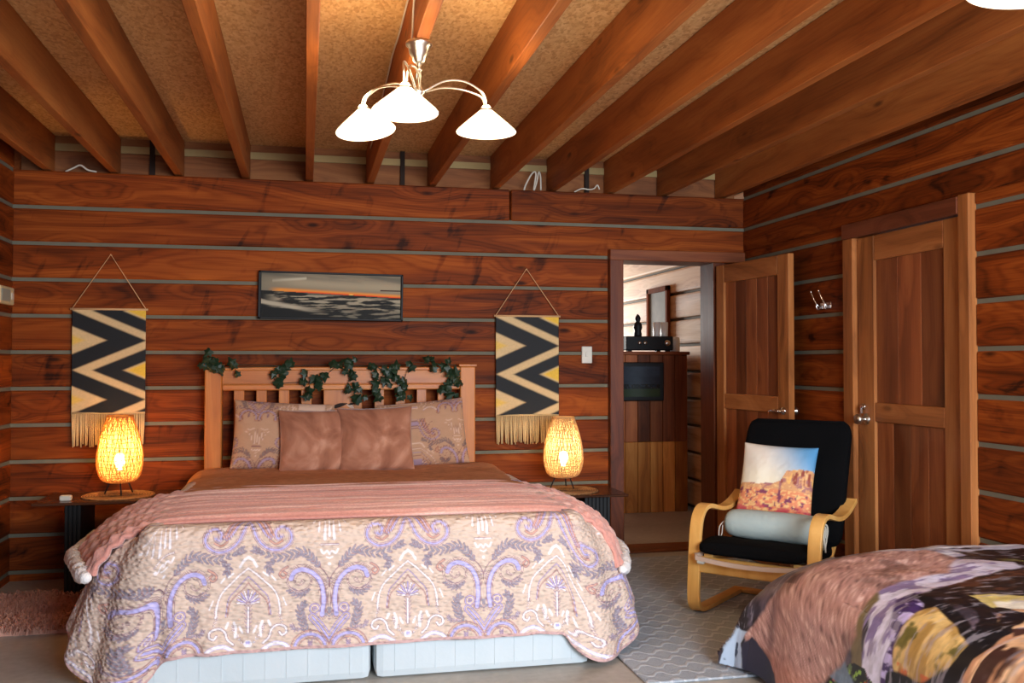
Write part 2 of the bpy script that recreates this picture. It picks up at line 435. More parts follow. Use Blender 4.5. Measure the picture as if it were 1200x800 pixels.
# ------------------------------------------------------------------ room shell
XL, XR, YB, YF, ZC = -1.74, 3.07, 6.22, -1.0, 2.75
CH = [.05 + .2225 * k for k in range(13)]           # chinking heights
def logwall(name, spans, axis, face, inward, ztop, mlog, thick=.18, holes=(), splices=()):
    """squared logs with recessed grey chinking. spans (a0,a1); holes (a0,a1,z0,z1) along the wall axis"""
    mb = MB(); g = .0112
    zs = [0.0] + [c for c in CH if c < ztop - .05] + [ztop]
    def put(a0, a1, z0, z1, d0, c, mi):
        f0 = face + inward * (-d0); f1 = face - inward * thick
        lo, hi = min(f0, f1), max(f0, f1)
        if axis == 0: mb.box(a0, a1, lo, hi, z0, z1, c, mi)
        else: mb.box(lo, hi, a0, a1, z0, z1, c, mi)
    def cut(a0, a1, z0, z1):
        segs = [(a0, a1)]
        for h in holes:
            if z1 > h[2] + .002 and z0 < h[3] - .002:
                n = []
                for s in segs:
                    if h[0] > s[0]: n.append((s[0], min(h[0], s[1])))
                    if h[1] < s[1]: n.append((max(h[1], s[0]), s[1]))
                segs = [s for s in n if s[1] - s[0] > .005]
        return segs
    for i in range(len(zs) - 1):
        z0 = zs[i] + (g if i else 0); z1 = zs[i + 1] - (g if i < len(zs) - 2 else 0)
        hz = sorted({z0, z1, *[h[2] for h in holes if z0 < h[2] < z1], *[h[3] for h in holes if z0 < h[3] < z1]})
        for za, zb in zip(hz[:-1], hz[1:]):
            for a0, a1 in cut(*spans, za, zb):
                cuts = [a0] + [s for s, k in splices if k == i and a0 < s < a1] + [a1]
                for b0, b1 in zip(cuts[:-1], cuts[1:]): put(b0 + (.004 if b0 != a0 else 0), b1 - (.004 if b1 != a1 else 0), za, zb, 0, .007 if zb - za > .05 else 0, 0)
        if i:
            zc = zs[i]
            for a0, a1 in cut(*spans, zc - g, zc + g): put(a0, a1, zc - g - .003, zc + g + .003, .008, 0, 1)
    return struct(mb.build(name, [mlog, M['chink']]))
logwall('wall_back', (XL - .18, XR + .18), 0, YB, -1, 2.5, M['log_x'], .2, holes=[(2.06, 2.92, 0, 2.06)], splices=[(1.357, 11)])
logwall('wall_left', (YF, YB), 1, XL, 1, ZC, M['log_y'])
logwall('wall_right', (YF, YB), 1, XR, -1, ZC, M['log_y'], holes=[(3.83, 4.89, 0, 2.12)], splices=[(3.3, 9), (2.2, 5), (5.6, 7)])
logwall('wall_front', (XL - .18, XR + .18), 0, YF, 1, ZC, M['log_x'], holes=[(-1.0, 2.95, 0, 2.3)])
mb = MB(); mb.box(XL - .2, 3.7, YF - .2, 12.2, -.12, 0); struct(mb.build('floor', M['concrete']))
mb = MB(); mb.box(XL - .2, XR + .2, YF - .2, 6.6, ZC, ZC + .05); struct(mb.build('ceiling', M['osb']))
# rim boards closing the joist bays above the back wall, with a pale batten
mb = MB()
mb.box(XL, XR, 6.36, 6.42, 2.5, ZC); mb.box(XL, XR, 6.345, 6.36, 2.655, 2.70, 0, 1)
for x in (-.98, .62, 1.92): mb.box(x, x + .03, 6.33, 6.36, 2.5, ZC, 0, 2)
struct(mb.build('trim_1', [M['block'], M['cream_strip'], M['darkstud']]))
# joists
ords = ['first', 'second', 'third', 'fourth', 'fifth', 'sixth', 'seventh', 'eighth', 'ninth', 'tenth', 'eleventh', 'twelfth']
extra = ['in the dark corner beside it', '', '', 'passing above the left wall hanging', 'running straight away from the viewer', 'with the three-shade lamp fixed under it', 'just past the lamp', '', '', '', '', 'tight against the right wall']
for k, xr in enumerate((-1.543, -1.155, -.77, -.359, .043, .439, .853, 1.29, 1.692, 2.112, 2.511, 2.96)):
    mb = MB(); mb.box(-.024, .024, YF, 6.35, 2.51, ZC - .002, .003)
    o = mb.build('ceiling_joist', M['joist']); o.location.x = xr - .024
    tag(o, ('rough timber ceiling joist, %s from the left wall, %s' % (ords[k], extra[k])).strip(', '), 'joist', 'ceiling joists')
# ------------------------------------------------------------------ doorway in the back wall (door_1 stands open)
mb = MB(); mb.box(2.05, 2.148, 6.17, 6.44, 0, 2.04, .004); struct(mb.build('trim_2', M['trim_d']))
mb = MB(); mb.box(2.833, 2.925, 6.205, 6.44, 0, 2.04, .004); struct(mb.build('trim_3', M['trim_d']))
mb = MB(); mb.box(2.05, 3.06, 6.165, 6.44, 2.03, 2.105, .004); struct(mb.build('trim_4', M['trim_dx']))
mb = MB(); mb.box(2.148, 2.833, 6.2, 6.44, 0, .018, .004); struct(mb.build('trim_5', M['trim_dx']))

def door(name, W, H, cols, panels, mats, stile, rails):
    """frame-and-panel door in local coords: x 0..W, y 0..-.045 (front at -y), z 0..H"""
    vert, horiz, plank = mats; t = .042
    mb = MB()
    mb.box(0, stile[0], -t, 0, 0, H, .004); mb.box(W - stile[1], W, -t, 0, 0, H, .004)
    root = mb.build(name, vert)
    for z0, z1 in rails:
        r = MB(); r.box(stile[0] + .001, W - stile[1] - .001, -t + .001, -.001, z0, z1, .005); r.build('door_rail', horiz, root)
    for (z0, z1), n in panels:
        p = MB(); x0, x1 = stile[0], W - stile[1]; w = (x1 - x0) / n
        for k in range(n): p.box(x0 + k * w + .001, x0 + (k + 1) * w - .001, -t + .016, -.014, z0, z1, .002)
        p.build('door_panel', plank, root)
    return root
def lever(root, x, z, y, d):
    mb = MB()
    mm = Matrix.Rotation(PI / 2, 4, 'X')
    mb.lathe([(0, 0), (.026, 0), (.026, .006), (.018, .012), (.010, .014), (.009, .04), (0, .04)], 20, 0, (x, y, z), mm)
    mb.tube(smoothpath([(x, y - .036, z), (x + d * .03, y - .044, z + .002), (x + d * .075, y - .04, z - .002), (x + d * .11, y - .034, z - .008)], 12), [.009] * 7 + [.0085, .008, .0075, .007, .0065, .006], 10)
    return mb.build('door_handle', M['chrome'], root)
d1 = door('door_1', .85, 1.985, 1, [((1.09, 1.86), 5), ((.2, .985), 5)], (M['cedar'], M['cedar_hx'], M['plank']), (.1, .12), [(0, .2), (.985, 1.09), (1.86, 1.985)])
d1.location = (2.875, 6.17, .018); d1.rotation_euler = (0, 0, -math.radians(83.5))
struct(d1)
h = lever(d1, .79, 1.0, -.042, -1)
mb = MB(); mb.lathe([(0, 0), (.024, 0), (.024, .006), (.012, .012), (.010, .03), (.024, .038), (.026, .05), (.018, .06), (0, .062)], 20, 0, (.79, 0, 1.0), Matrix.Rotation(-PI / 2, 4, 'X'))
mb.build('door_knob', M['nickel'], d1)

# ------------------------------------------------------------------ closed door in the right wall (door_2)
mb = MB(); mb.box(3.035, 3.22, 4.79, 4.89, 0, 2.03, .004); struct(mb.build('trim_6', M['cedar']))
mb = MB(); mb.box(3.035, 3.22, 3.83, 3.905, 0, 2.12, .004); struct(mb.build('trim_7', M['cedar']))
mb = MB(); mb.box(3.03, 3.22, 3.905, 4.895, 2.03, 2.115, .004); struct(mb.build('trim_8', M['trim_dy']))
d2 = door('door_2', .88, 2.02, 1, [((1.095, 1.88), 3), ((.16, .99), 4)], (M['cedar'], M['cedar_hx'], M['plank']), (.16, .14), [(0, .16), (.99, 1.095), (1.88, 2.02)])
d2.location = (3.105, 4.788, .006); d2.rotation_euler = (0, 0, -PI / 2)
struct(d2)
mb = MB()
mm = Matrix.Rotation(PI / 2, 4, 'X')
mb.lathe([(0, 0), (.032, 0), (.032, .005), (.016, .012), (.012, .03), (.026, .04), (.031, .052), (.026, .066), (.012, .072), (0, .073)], 24, 0, (.085, -.042, 1.0), mm)
mb.build('door_knob', M['nickel'], d2)
mb = MB(); mb.lathe([(0, 0), (.018, 0), (.018, .006), (.008, .009), (.008, .02), (0, .021)], 16, 0, (.06, -.042, 1.07), mm); mb.box(.052, .058, -.064, -.05, 1.03, 1.066, .001)
mb.build('key_lock', M['chrome'], d2)

# ------------------------------------------------------------------ hall beyond the doorway
HX = 3.4
mb = MB(); g = .012
for k in range(18):
    z0, z1 = .03 + .2425 * k, .03 + .2425 * (k + 1)
    mb.box(HX, HX + .2, 6.42, 12, z0 + g, z1 - g, .02); mb.box(HX + .03, HX + .2, 6.42, 12, z0 - g - .004, z0 + g + .004, 0, 1)
struct(mb.build('wall_hall_right', [M['palelog'], M['chink']]))
mb = MB(); mb.box(XL, HX, 12, 12.2, 0, 1.0); mb.box(XL, HX, 12, 12.2, 3.2, 4.2); mb.box(XL, .6, 12, 12.2, 1.0, 3.2); mb.box(3.1, HX, 12, 12.2, 1, 3.2)
struct(mb.build('wall_hall_far', M['log_x']))
mb = MB(); mb.box(XL - .2, XL, 6.42, 12.2, 0, 4.2); struct(mb.build('wall_hall_left', M['log_y']))
mb = MB(); mb.box(XL, HX, 6.42, 6.6, 2.75, 4.2); struct(mb.build('wall_hall_near', M['log_x']))
mb = MB(); mb.box(XL - .2, HX + .2, 6.42, 12.2, 4.2, 4.25); struct(mb.build('ceiling_hall', M['osb']))
# cladded enclosure with a ledge
cab = thing('plank_clad_cabinet', 'knotty plank-clad wooden cabinet seen through the doorway', 'cabinet', (2.7, 8.2, 0))
mb = MB(); n = 8; x0, x1 = -1.0, .63
mb.box(x0 + .01, x1 - .01, -.32, .5, 0, 1.39)
w = (x1 - x0) / 14
for k in range(14):
    xa = x0 + k * w
    mb.box(xa + .002, xa + w - .002, -.34, -.32, .0, .62, .003); mb.box(xa + .002, xa + w - .002, -.34, -.32, .623, 1.39, .003, 1)
for k in range(6):
    mb.box(x1 - .01, x1 + .01, -.32 + k * .137, -.32 + (k + 1) * .137 - .004, 0, 1.39, .003)
mb.build('cladding_body', [M['clad'], M['plank']], cab)
mb = MB(); mb.box(x0 - .02, x1 + .02, -.36, .52, 1.39, 1.42, .004); mb.build('ledge', M['trim_dx'], cab)
tv = thing('television', 'small black wall television showing a dark picture on plank-clad cabinet', 'television', (2.78, 7.855, 1.155))
mb = MB(); mb.box(-.31, .31, -.05, 0, -.17, .17, .008); tvc = mb.build('television_case', M['black'], tv)
def tvscreen():
    n, m = 120, 60; u, v = np.meshgrid(np.linspace(0, 1, n), np.linspace(0, 1, m)); u = u.ravel(); v = v.ravel()
    c = np.zeros((len(u), 3)) + np.array(rgb(40, 46, 54)) * (.5 + fbm(u * 5, v * 4, 3))[:, None]
    c = mixc(c, rgb(26, 28, 26), (v < .42) * sstep(.3, .5, fbm(u * 40, v * 14, 5)))
    c = mixc(c, rgb(44, 54, 36), (v < .26) * 1.0)
    P = np.stack([(u - .5) * .54, np.full_like(u, -.0515), (v - .5) * .265], 1)
    t = NT('television_picture'); a = t.n('ShaderNodeVertexColor'); a.layer_name = 'print'
    b = t.bsdf(a.outputs[0], .15); t.l(a.outputs[0], b.inputs['Emission Color']); b.inputs['Emission Strength'].default_value = .06
    npmesh('television_screen', P, n, m, t.m, c, tvc)
tvscreen()
rc = thing('hifi_receiver', 'black audio receiver lying on the ledge of the plank-clad cabinet', 'audio receiver', (2.98, 8.02, 1.42))
mb = MB(); mb.box(-.22, .22, -.16, .16, .012, .135, .006)
for x in (-.18, .18):
    for y in (-.12, .12): mb.box(x - .02, x + .02, y - .02, y + .02, 0, .013)
mb.build('receiver_case', M['black'], rc)
mb = MB()
for x, r in ((.16, .028), (-.1, .015), (-.05, .015)):
    mb = MB(); mb.lathe([(0, 0), (r, 0), (r * .9, .02), (0, .02)], 16, 0, (x, -.16, .075), Matrix.Rotation(PI / 2, 4, 'X')); mb.build('receiver_knob', M['nickel'], rc)
fg = MB(); fg.lathe([(0, 0), (.034, 0), (.036, .02), (.03, .05), (.04, .08), (.034, .115), (.018, .13), (.024, .15), (.026, .165), (.016, .185), (.004, .2), (0, .2)], 20)
o = fg.build('dark_figurine', M['black']); o.location = (2.9, 7.95, 1.555); tag(o, 'small dark figurine standing on the black audio receiver', 'figurine')
for k, (x, y) in enumerate(((3.09, 7.98), (3.155, 7.96))):
    mb = MB(); mb.lathe([(0, 0), (.028, 0), (.03, .005), (.034, .13), (.031, .13), (.027, .01), (0, .008)], 20)
    o = mb.build('white_beaker', M['white_china']); o.location = (x, y, 1.555)
    tag(o, ['white beaker on the audio receiver, the one nearer the figurine', 'white beaker on the receiver, the one farther from figurine'][k], 'cup', 'white beakers on the audio receiver')
mb = MB(); mb.lathe([(0, 0), (.04, 0), (.045, .01), (.045, .1), (.04, .13), (0, .135)], 20)
o = mb.build('pale_canister', M['white_china']); o.location = (3.28, 8.02, 1.42); tag(o, 'pale round canister on the cabinet ledge beside the receiver', 'canister')
mb = MB(); mb.lathe([(0, 0), (.04, 0), (.042, .1), (.02, .15), (.014, .2), (0, .2)], 20)
o = mb.build('dark_bottle', M['glassdark']); o.location = (2.66, 8.0, 1.42); tag(o, 'dark bottle half hidden by the doorway jamb on the cabinet ledge', 'bottle')
mr = thing('framed_mirror', 'wood-framed mirror hanging on the pale log wall of the hall', 'mirror', (HX, 8.7, 1.79))
mb = MB()
for a in ((-.28, -.23, -.27, .27), (.23, .28, -.27, .27), (-.28, .28, .22, .27), (-.28, .28, -.27, -.22)): mb.box(-.035, 0, a[0], a[1], a[2], a[3], .004)
mb.build('mirror_frame', M['frame_w'], mr)
mb = MB(); mb.box(-.02, -.005, -.235, .235, -.225, .225); mb.build('mirror_glass', plain('dull_mirror_glass', rgb(104, 100, 90), .7, 0, .1, nscale=9, namt=.5), mr)
# ------------------------------------------------------------------ paisley print (tile raster; u from heart axis, v down)
def paisley_tile():
    W, H = 393, 800
    xx, yy = np.meshgrid(np.arange(W) + 370., np.arange(H) + 0.); x = xx.ravel(); y = yy.ravel()
    c = np.zeros((len(x), 3)) + np.array(rgb(210, 186, 170))
    c *= (1 + .10 * (fbm(x / 60, y / 60, 4) - .5))[:, None]
    LAV, MAU, SLA, WHI, PEA, LIG = rgb(182, 174, 222), rgb(146, 112, 122), rgb(150, 142, 154), rgb(240, 230, 232), rgb(206, 158, 140), rgb(224, 200, 184)
    def band(pts, layers, sm=True, n=40):
        nonlocal c
        d = segdist(x, y, cr2(pts, n) if sm else pts)
        for r0, r1, col in layers: c = mixc(c, col, sstep(r0 - 1.6, r0 + 1.0, d) * (1 - sstep(r1 - 1.0, r1 + 1.6, d)) if r0 > 0 else 1 - sstep(r1 - 1, r1 + 1.6, d))
    def leafy(pts, w, seed):
        nonlocal c
        d = segdist(x, y, cr2(pts, 30)) + 20 * (fbm(x / 7, y / 7, seed) - .5) + 10 * (fbm(x / 24, y / 24, seed + 5) - .5)
        c = mixc(c, LIG, 1 - sstep(w + 2, w + 6, d)); c = mixc(c, MAU, (1 - sstep(w - 1, w + 2, d)) * .7)
        c = mixc(c, SLA, 1 - sstep(w - 5, w - 2, d)); c = mixc(c, rgb(190, 178, 184), sstep(.5, .62, vnoise(x / 4, y / 4, seed + 9)) * (1 - sstep(w - 6, w - 3, d)) * .8); c = mixc(c, MAU, (np.abs(d - 4) < 1.6) * .5)
    def frond(pts, n, L, ang=52, col=SLA, both=True, w0=5.5):
        nonlocal c
        P = cr2(pts, n * 4); m = len(P)
        for i in range(0, m - 2, 4):
            bx, by = P[i]; tx, ty = P[min(i + 3, m - 1)][0] - bx, P[min(i + 3, m - 1)][1] - by; q = math.hypot(tx, ty) + 1e-6; tx /= q; ty /= q
            k = i / m; ln = L * (.45 + 1.1 * k * (1 - k) * 2) * (1 - .35 * k)
            for sg in ((1, -1) if both else (1,)):
                a = math.radians(ang) * sg; dx, dy = tx * math.cos(a) - ty * math.sin(a), tx * math.sin(a) + ty * math.cos(a)
                e = [(bx, by), (bx + dx * ln * .6 + tx * 2, by + dy * ln * .6 + ty * 2), (bx + dx * ln + tx * ln * .35, by + dy * ln + ty * ln * .35)]
                bxs = (np.abs(x - bx) < ln * 2 + 14) & (np.abs(y - by) < ln * 2 + 14)
                d = np.full(x.shape, 99.); d[bxs] = segdist(x[bxs], y[bxs], e) + .12 * np.hypot(x[bxs] - bx, y[bxs] - by)
                c = mixc(c, MAU, (1 - sstep(w0, w0 + 2.2, d)) * .8); c = mixc(c, col, 1 - sstep(w0 - 1.6, w0, d)); c = mixc(c, LIG, (1 - sstep(.6, 1.6, d)) * .55)
    # acanthus leaves
    frond([(420, 335), (455, 295), (500, 262), (555, 272), (620, 285), (690, 262)], 12, 36, w0=7.5); frond([(690, 262), (745, 236)], 4, 24, w0=6.5)
    frond([(640, 300), (668, 322), (650, 362)], 5, 24, w0=7); frond([(470, 450), (520, 470), (575, 438)], 7, 28, w0=6.5)
    frond([(440, 690), (486, 640), (504, 590), (512, 540), (478, 512)], 10, 32, w0=7.5); frond([(500, 640), (540, 640), (556, 612)], 6, 16, col=rgb(172, 160, 176), w0=4)
    frond([(400, 480), (384, 430), (376, 380)], 6, 9, col=rgb(186, 170, 180), w0=3); frond([(620, 60), (668, 110), (690, 160)], 8, 14, col=rgb(188, 160, 160), w0=3.2)
    frond([(762, 640), (762, 470)], 9, 26, col=rgb(196, 178, 192), ang=62, w0=3.6); frond([(735, 690), (700, 640), (690, 600)], 7, 14, col=WHI, w0=3.2); frond([(600, 600), (612, 560), (604, 520)], 6, 10, col=WHI, w0=2.6)
    frond([(462, 740), (462, 700)], 4, 16, col=rgb(166, 150, 180), w0=4); frond([(370, 600), (370, 540)], 4, 9, w0=3.2)
    # big upper swirl
    band([(770, 30), (752, 110), (720, 190), (675, 235), (615, 247), (566, 218), (556, 178), (580, 146), (612, 143), (634, 165), (622, 192), (604, 182)],
         [(0, 4.5, LAV), (4.5, 6, MAU), (8, 11, rgb(206, 186, 200)), (11, 13, MAU)])
    for k, off in enumerate((32, 47, 62, 77)):
        band([(770 - off, 30), (752 - off * .95, 100), (715 - off * .8, 160), (668 - off * .35, 200 - off * .3)], [(0, 4, (LAV, PEA, rgb(198, 176, 196), PEA)[k]), (4, 6.5, MAU)])
    band([(600, 205), (632, 218), (660, 200)], [(0, 4, PEA), (4, 6, MAU)])
    # small curl under it
    band([(575, 330), (600, 345), (612, 365), (595, 382), (578, 368), (590, 355)], [(0, 4, PEA), (4, 6.5, MAU)])
    # heart scroll
    band([(402, 575), (396, 505), (402, 440), (425, 388), (463, 355), (507, 343), (545, 357), (560, 390), (550, 422), (520, 440), (488, 428), (476, 402), (492, 382), (516, 388), (522, 405)],
         [(12.5, 14, MAU), (16.5, 18.2, MAU), (18.2, 21, LIG), (21, 22.6, MAU)])
    band([(404, 575), (397, 505), (404, 440), (427, 390), (464, 358), (507, 346), (543, 360), (557, 390)], [(0, 11, LAV), (11, 12.6, MAU)])
    band([(404, 560), (397, 505), (404, 440), (427, 390), (464, 358)], [(0, 4, rgb(198, 188, 238))])
    band([(444, 560), (424, 548), (432, 530), (452, 532), (456, 552), (440, 562)], [(0, 4, LIG), (4, 6.5, MAU), (6.5, 10, LAV), (10, 12, MAU)])
    band([(452, 585), (412, 630), (372, 690)], [(0, 5, LAV), (5, 6.8, MAU), (8.5, 12, LIG), (12, 13.8, MAU), (15, 19, LAV), (19, 20.6, MAU)], False)
    band([(370, 440), (372, 400), (395, 360), (420, 335)], [(0, 2, MAU)])
    d = np.minimum(np.hypot(x - 370, y - 560), np.minimum(np.hypot(x - 384, y - 575), np.hypot(x - 374, y - 545))); c = mixc(c, SLA, 1 - sstep(6, 9, d))
    # hem circles
    band([(385, 760), (392, 712), (420, 680), (462, 668), (506, 680), (534, 712), (540, 760)], [(0, 7, LAV), (7, 8.8, MAU), (15, 16.6, MAU), (16.6, 20, PEA), (20, 21.6, MAU)])
    # white pendant drops on the heart axis
    for px, y0, y1, w in ((370, 60, 190, 5), (388, 70, 205, 7), (412, 70, 165, 5), (432, 80, 120, 4)):
        d = segdist(x, y, [(px, y0), (px + (px - 370) * .25, y1)]) - w * sstep(y0, y1, y); c = mixc(c, MAU, (1 - sstep(1, 4, d)) * .4); c = mixc(c, WHI, 1 - sstep(-1, 1.5, d))
    band([(366, 232), (412, 232)], [(0, 2.5, WHI), (3, 5, MAU)], False); band([(412, 255), (400, 274), (382, 262), (370, 276)], [(0, 4.5, WHI)]); band([(368, 298), (385, 290)], [(0, 3, WHI)], False)
    c = mixc(c, WHI, 1 - sstep(6, 9, np.hypot(x - 370, y - 325))); band([(400, 52), (440, 66), (470, 58)], [(0, 4, WHI)]); band([(470, 90), (482, 84)], [(0, 5, WHI)], False)
    # arch palmette
    band([(762, 275), (740, 290), (722, 320)], [(0, 6, WHI)], False)
    d = segdist(x, y, cr2([(762, 328), (722, 358), (676, 402), (640, 440), (616, 495), (608, 560)], 40)) + 5 * (fbm(x / 10, y / 10, 61) - .5)
    c = mixc(c, MAU, (1 - sstep(7, 9, d)) * .35); c = mixc(c, WHI, 1 - sstep(2.6, 5, d))
    for off in (38, 66): band([(762, 330 + off), (722 + off * .3, 358 + off), (690 + off * .2, 408 + off * .8), (660 + off * .2, 450 + off * .7), (642 + off * .3, 560)], [(0, 1.6, LAV if off < 50 else PEA), (1.6, 2.8, MAU)])
    for an in range(0, 100, 18):
        r = math.radians(90 - an * .9); L = 70 - .18 * an
        band([(762 - 14 * math.cos(r), 505 - 14 * math.sin(r)), (762 - L * math.cos(r), 505 - L * math.sin(r))], [(0, 3.2, WHI if an % 36 else LAV), (3.2, 5, MAU)], False)
    band([(762, 520), (762, 640)], [(0, 5, WHI), (5, 7, MAU)], False); c = mixc(c, WHI, 1 - sstep(12, 15, np.hypot(x - 755, (y - 695) * .8))); c = mixc(c, LAV, 1 - sstep(5, 7, np.hypot(x - 757, (y - 690) * .8)))
    band([(690, 695), (662, 668), (650, 632), (620, 612), (586, 624), (580, 650), (600, 662), (612, 648)], [(0, 5, WHI), (5, 7, MAU)])
    band([(700, 660), (704, 620), (694, 590)], [(0, 6, WHI)]); band([(735, 640), (722, 612)], [(0, 5, WHI)], False); band([(665, 590), (656, 612)], [(0, 6, WHI)], False)
    band([(560, 735), (590, 708), (640, 700), (690, 725)], [(0, 7, WHI), (7, 9, LAV)])
    band([(580, 520), (596, 480)], [(0, 3, WHI)], False); band([(690, 350), (668, 368)], [(0, 4, WHI)], False); band([(650, 370), (632, 392)], [(0, 3.5, WHI)], False)
    return c.reshape(H, W, 3)
TILE = paisley_tile()
def paisley(u, h, s=.000816):
    """u: metres along the cloth from a heart axis, h: metres above the hem"""
    um = np.abs(np.mod(u + .32, .64) - .32)
    ix = np.clip((um / s), 0, 392).astype(int); iy = np.mod(740 - h / s, 800).astype(int)
    return TILE[iy, ix]

# ------------------------------------------------------------------ bed
CX, HX2, BF = .28, .93, 3.955
bed = thing('double_bed', 'wide pine bed with slatted headboard and white quilted bases', 'bed', (CX, 5.0, 0))
def bedpart(mb, name, mat, bev=0):
    o = mb.build(name, mat, None, bev); o.parent = bed; o.matrix_parent_inverse = Matrix.Translation((-CX, -5.0, 0)); return o
for x0, x1 in ((CX - .945, CX - .008), (CX + .008, CX + .945)):
    mb = MB(); mb.box(x0, x1, 3.975, 6.03, .0, .34, .035)
    n = 11
    for k in range(1, n): 
        x = x0 + (x1 - x0) * k / n; mb.box(x - .002, x + .002, 3.9725, 3.98, .03, .32, 0)
    mb.box(x0 + .02, x1 - .02, 3.97, 3.98, .3, .308, .002)
    o = bedpart(mb, 'divan_base', M['tick'])
mb = MB(); mb.box(CX - .915, CX + .915, 3.99, 6.02, .34, .61, .05); bedpart(mb, 'mattress', M['tick'])
mb = MB(); mb.box(-.606, -.504, 6.05, 6.14, 0, 1.295, .006); mb.box(-.616, -.494, 6.04, 6.15, 1.295, 1.312, .004); bedpart(mb, 'headboard_post', M['bedpine'])
mb = MB(); mb.box(.985, 1.085, 6.05, 6.14, 0, 1.295, .006); mb.box(.975, 1.095, 6.04, 6.15, 1.295, 1.312, .004); bedpart(mb, 'headboard_post', M['bedpine'])
mb = MB(); mb.box(-.504, .985, 6.07, 6.12, 1.17, 1.285, .003); mb.box(-.504, .985, 6.055, 6.13, 1.272, 1.293, .005)
mb.box(-.504, .985, 6.055, 6.13, 1.148, 1.185, .006); mb.box(-.504, .985, 6.062, 6.125, 1.186, 1.192, .002); bedpart(mb, 'top_rail', M['bedpine_x'])
mb = MB(); mb.box(-.504, .985, 6.07, 6.12, .42, .52, .005); bedpart(mb, 'bottom_rail', M['bedpine_x'])
for a, b in ((-.435, -.372), (-.30, -.236), (-.163, -.099), (-.026, .039), (.434, .495), (.568, .63), (.705, .768), (.842, .905)):
    mb = MB(); mb.box(a, b, 6.083, 6.105, .52, 1.15, .003); bedpart(mb, 'slat', M['bedpine'])
mb = MB(); mb.box(.113, .354, 6.083, 6.105, .52, 1.15, .003); cp = bedpart(mb, 'centre_panel', M['bedpine'])
mb = MB()
def almond(x0, z0, x1, z1, w, mi):
    n = 10; a = Vector((x0, 0, z0)); b = Vector((x1, 0, z1)); d = (b - a); nn = Vector((-d.z, 0, d.x)).normalized()
    up = [a + d * (k / n) + nn * w * math.sin(PI * k / n) for k in range(n + 1)]; dn = [a + d * (k / n) - nn * w * .6 * math.sin(PI * k / n) for k in range(n - 1, 0, -1)]
    ring = up + dn; m = len(ring)
    vs = [(p.x, 6.0815, p.z) for p in ring] + [(p.x, 6.084, p.z) for p in ring]
    mb.add(vs, [tuple(range(m)), *[(i, (i + 1) % m, (i + 1) % m + m, i + m) for i in range(m)]], mi)
almond(.15, 1.028, .265, 1.062, .016, 0); almond(.255, 1.055, .305, 1.03, .014, 1); almond(.262, 1.052, .31, 1.06, .008, 0)
o = mb.build('leaf_inlay', [M['darkstud'], M['beige']]); o.parent = cp

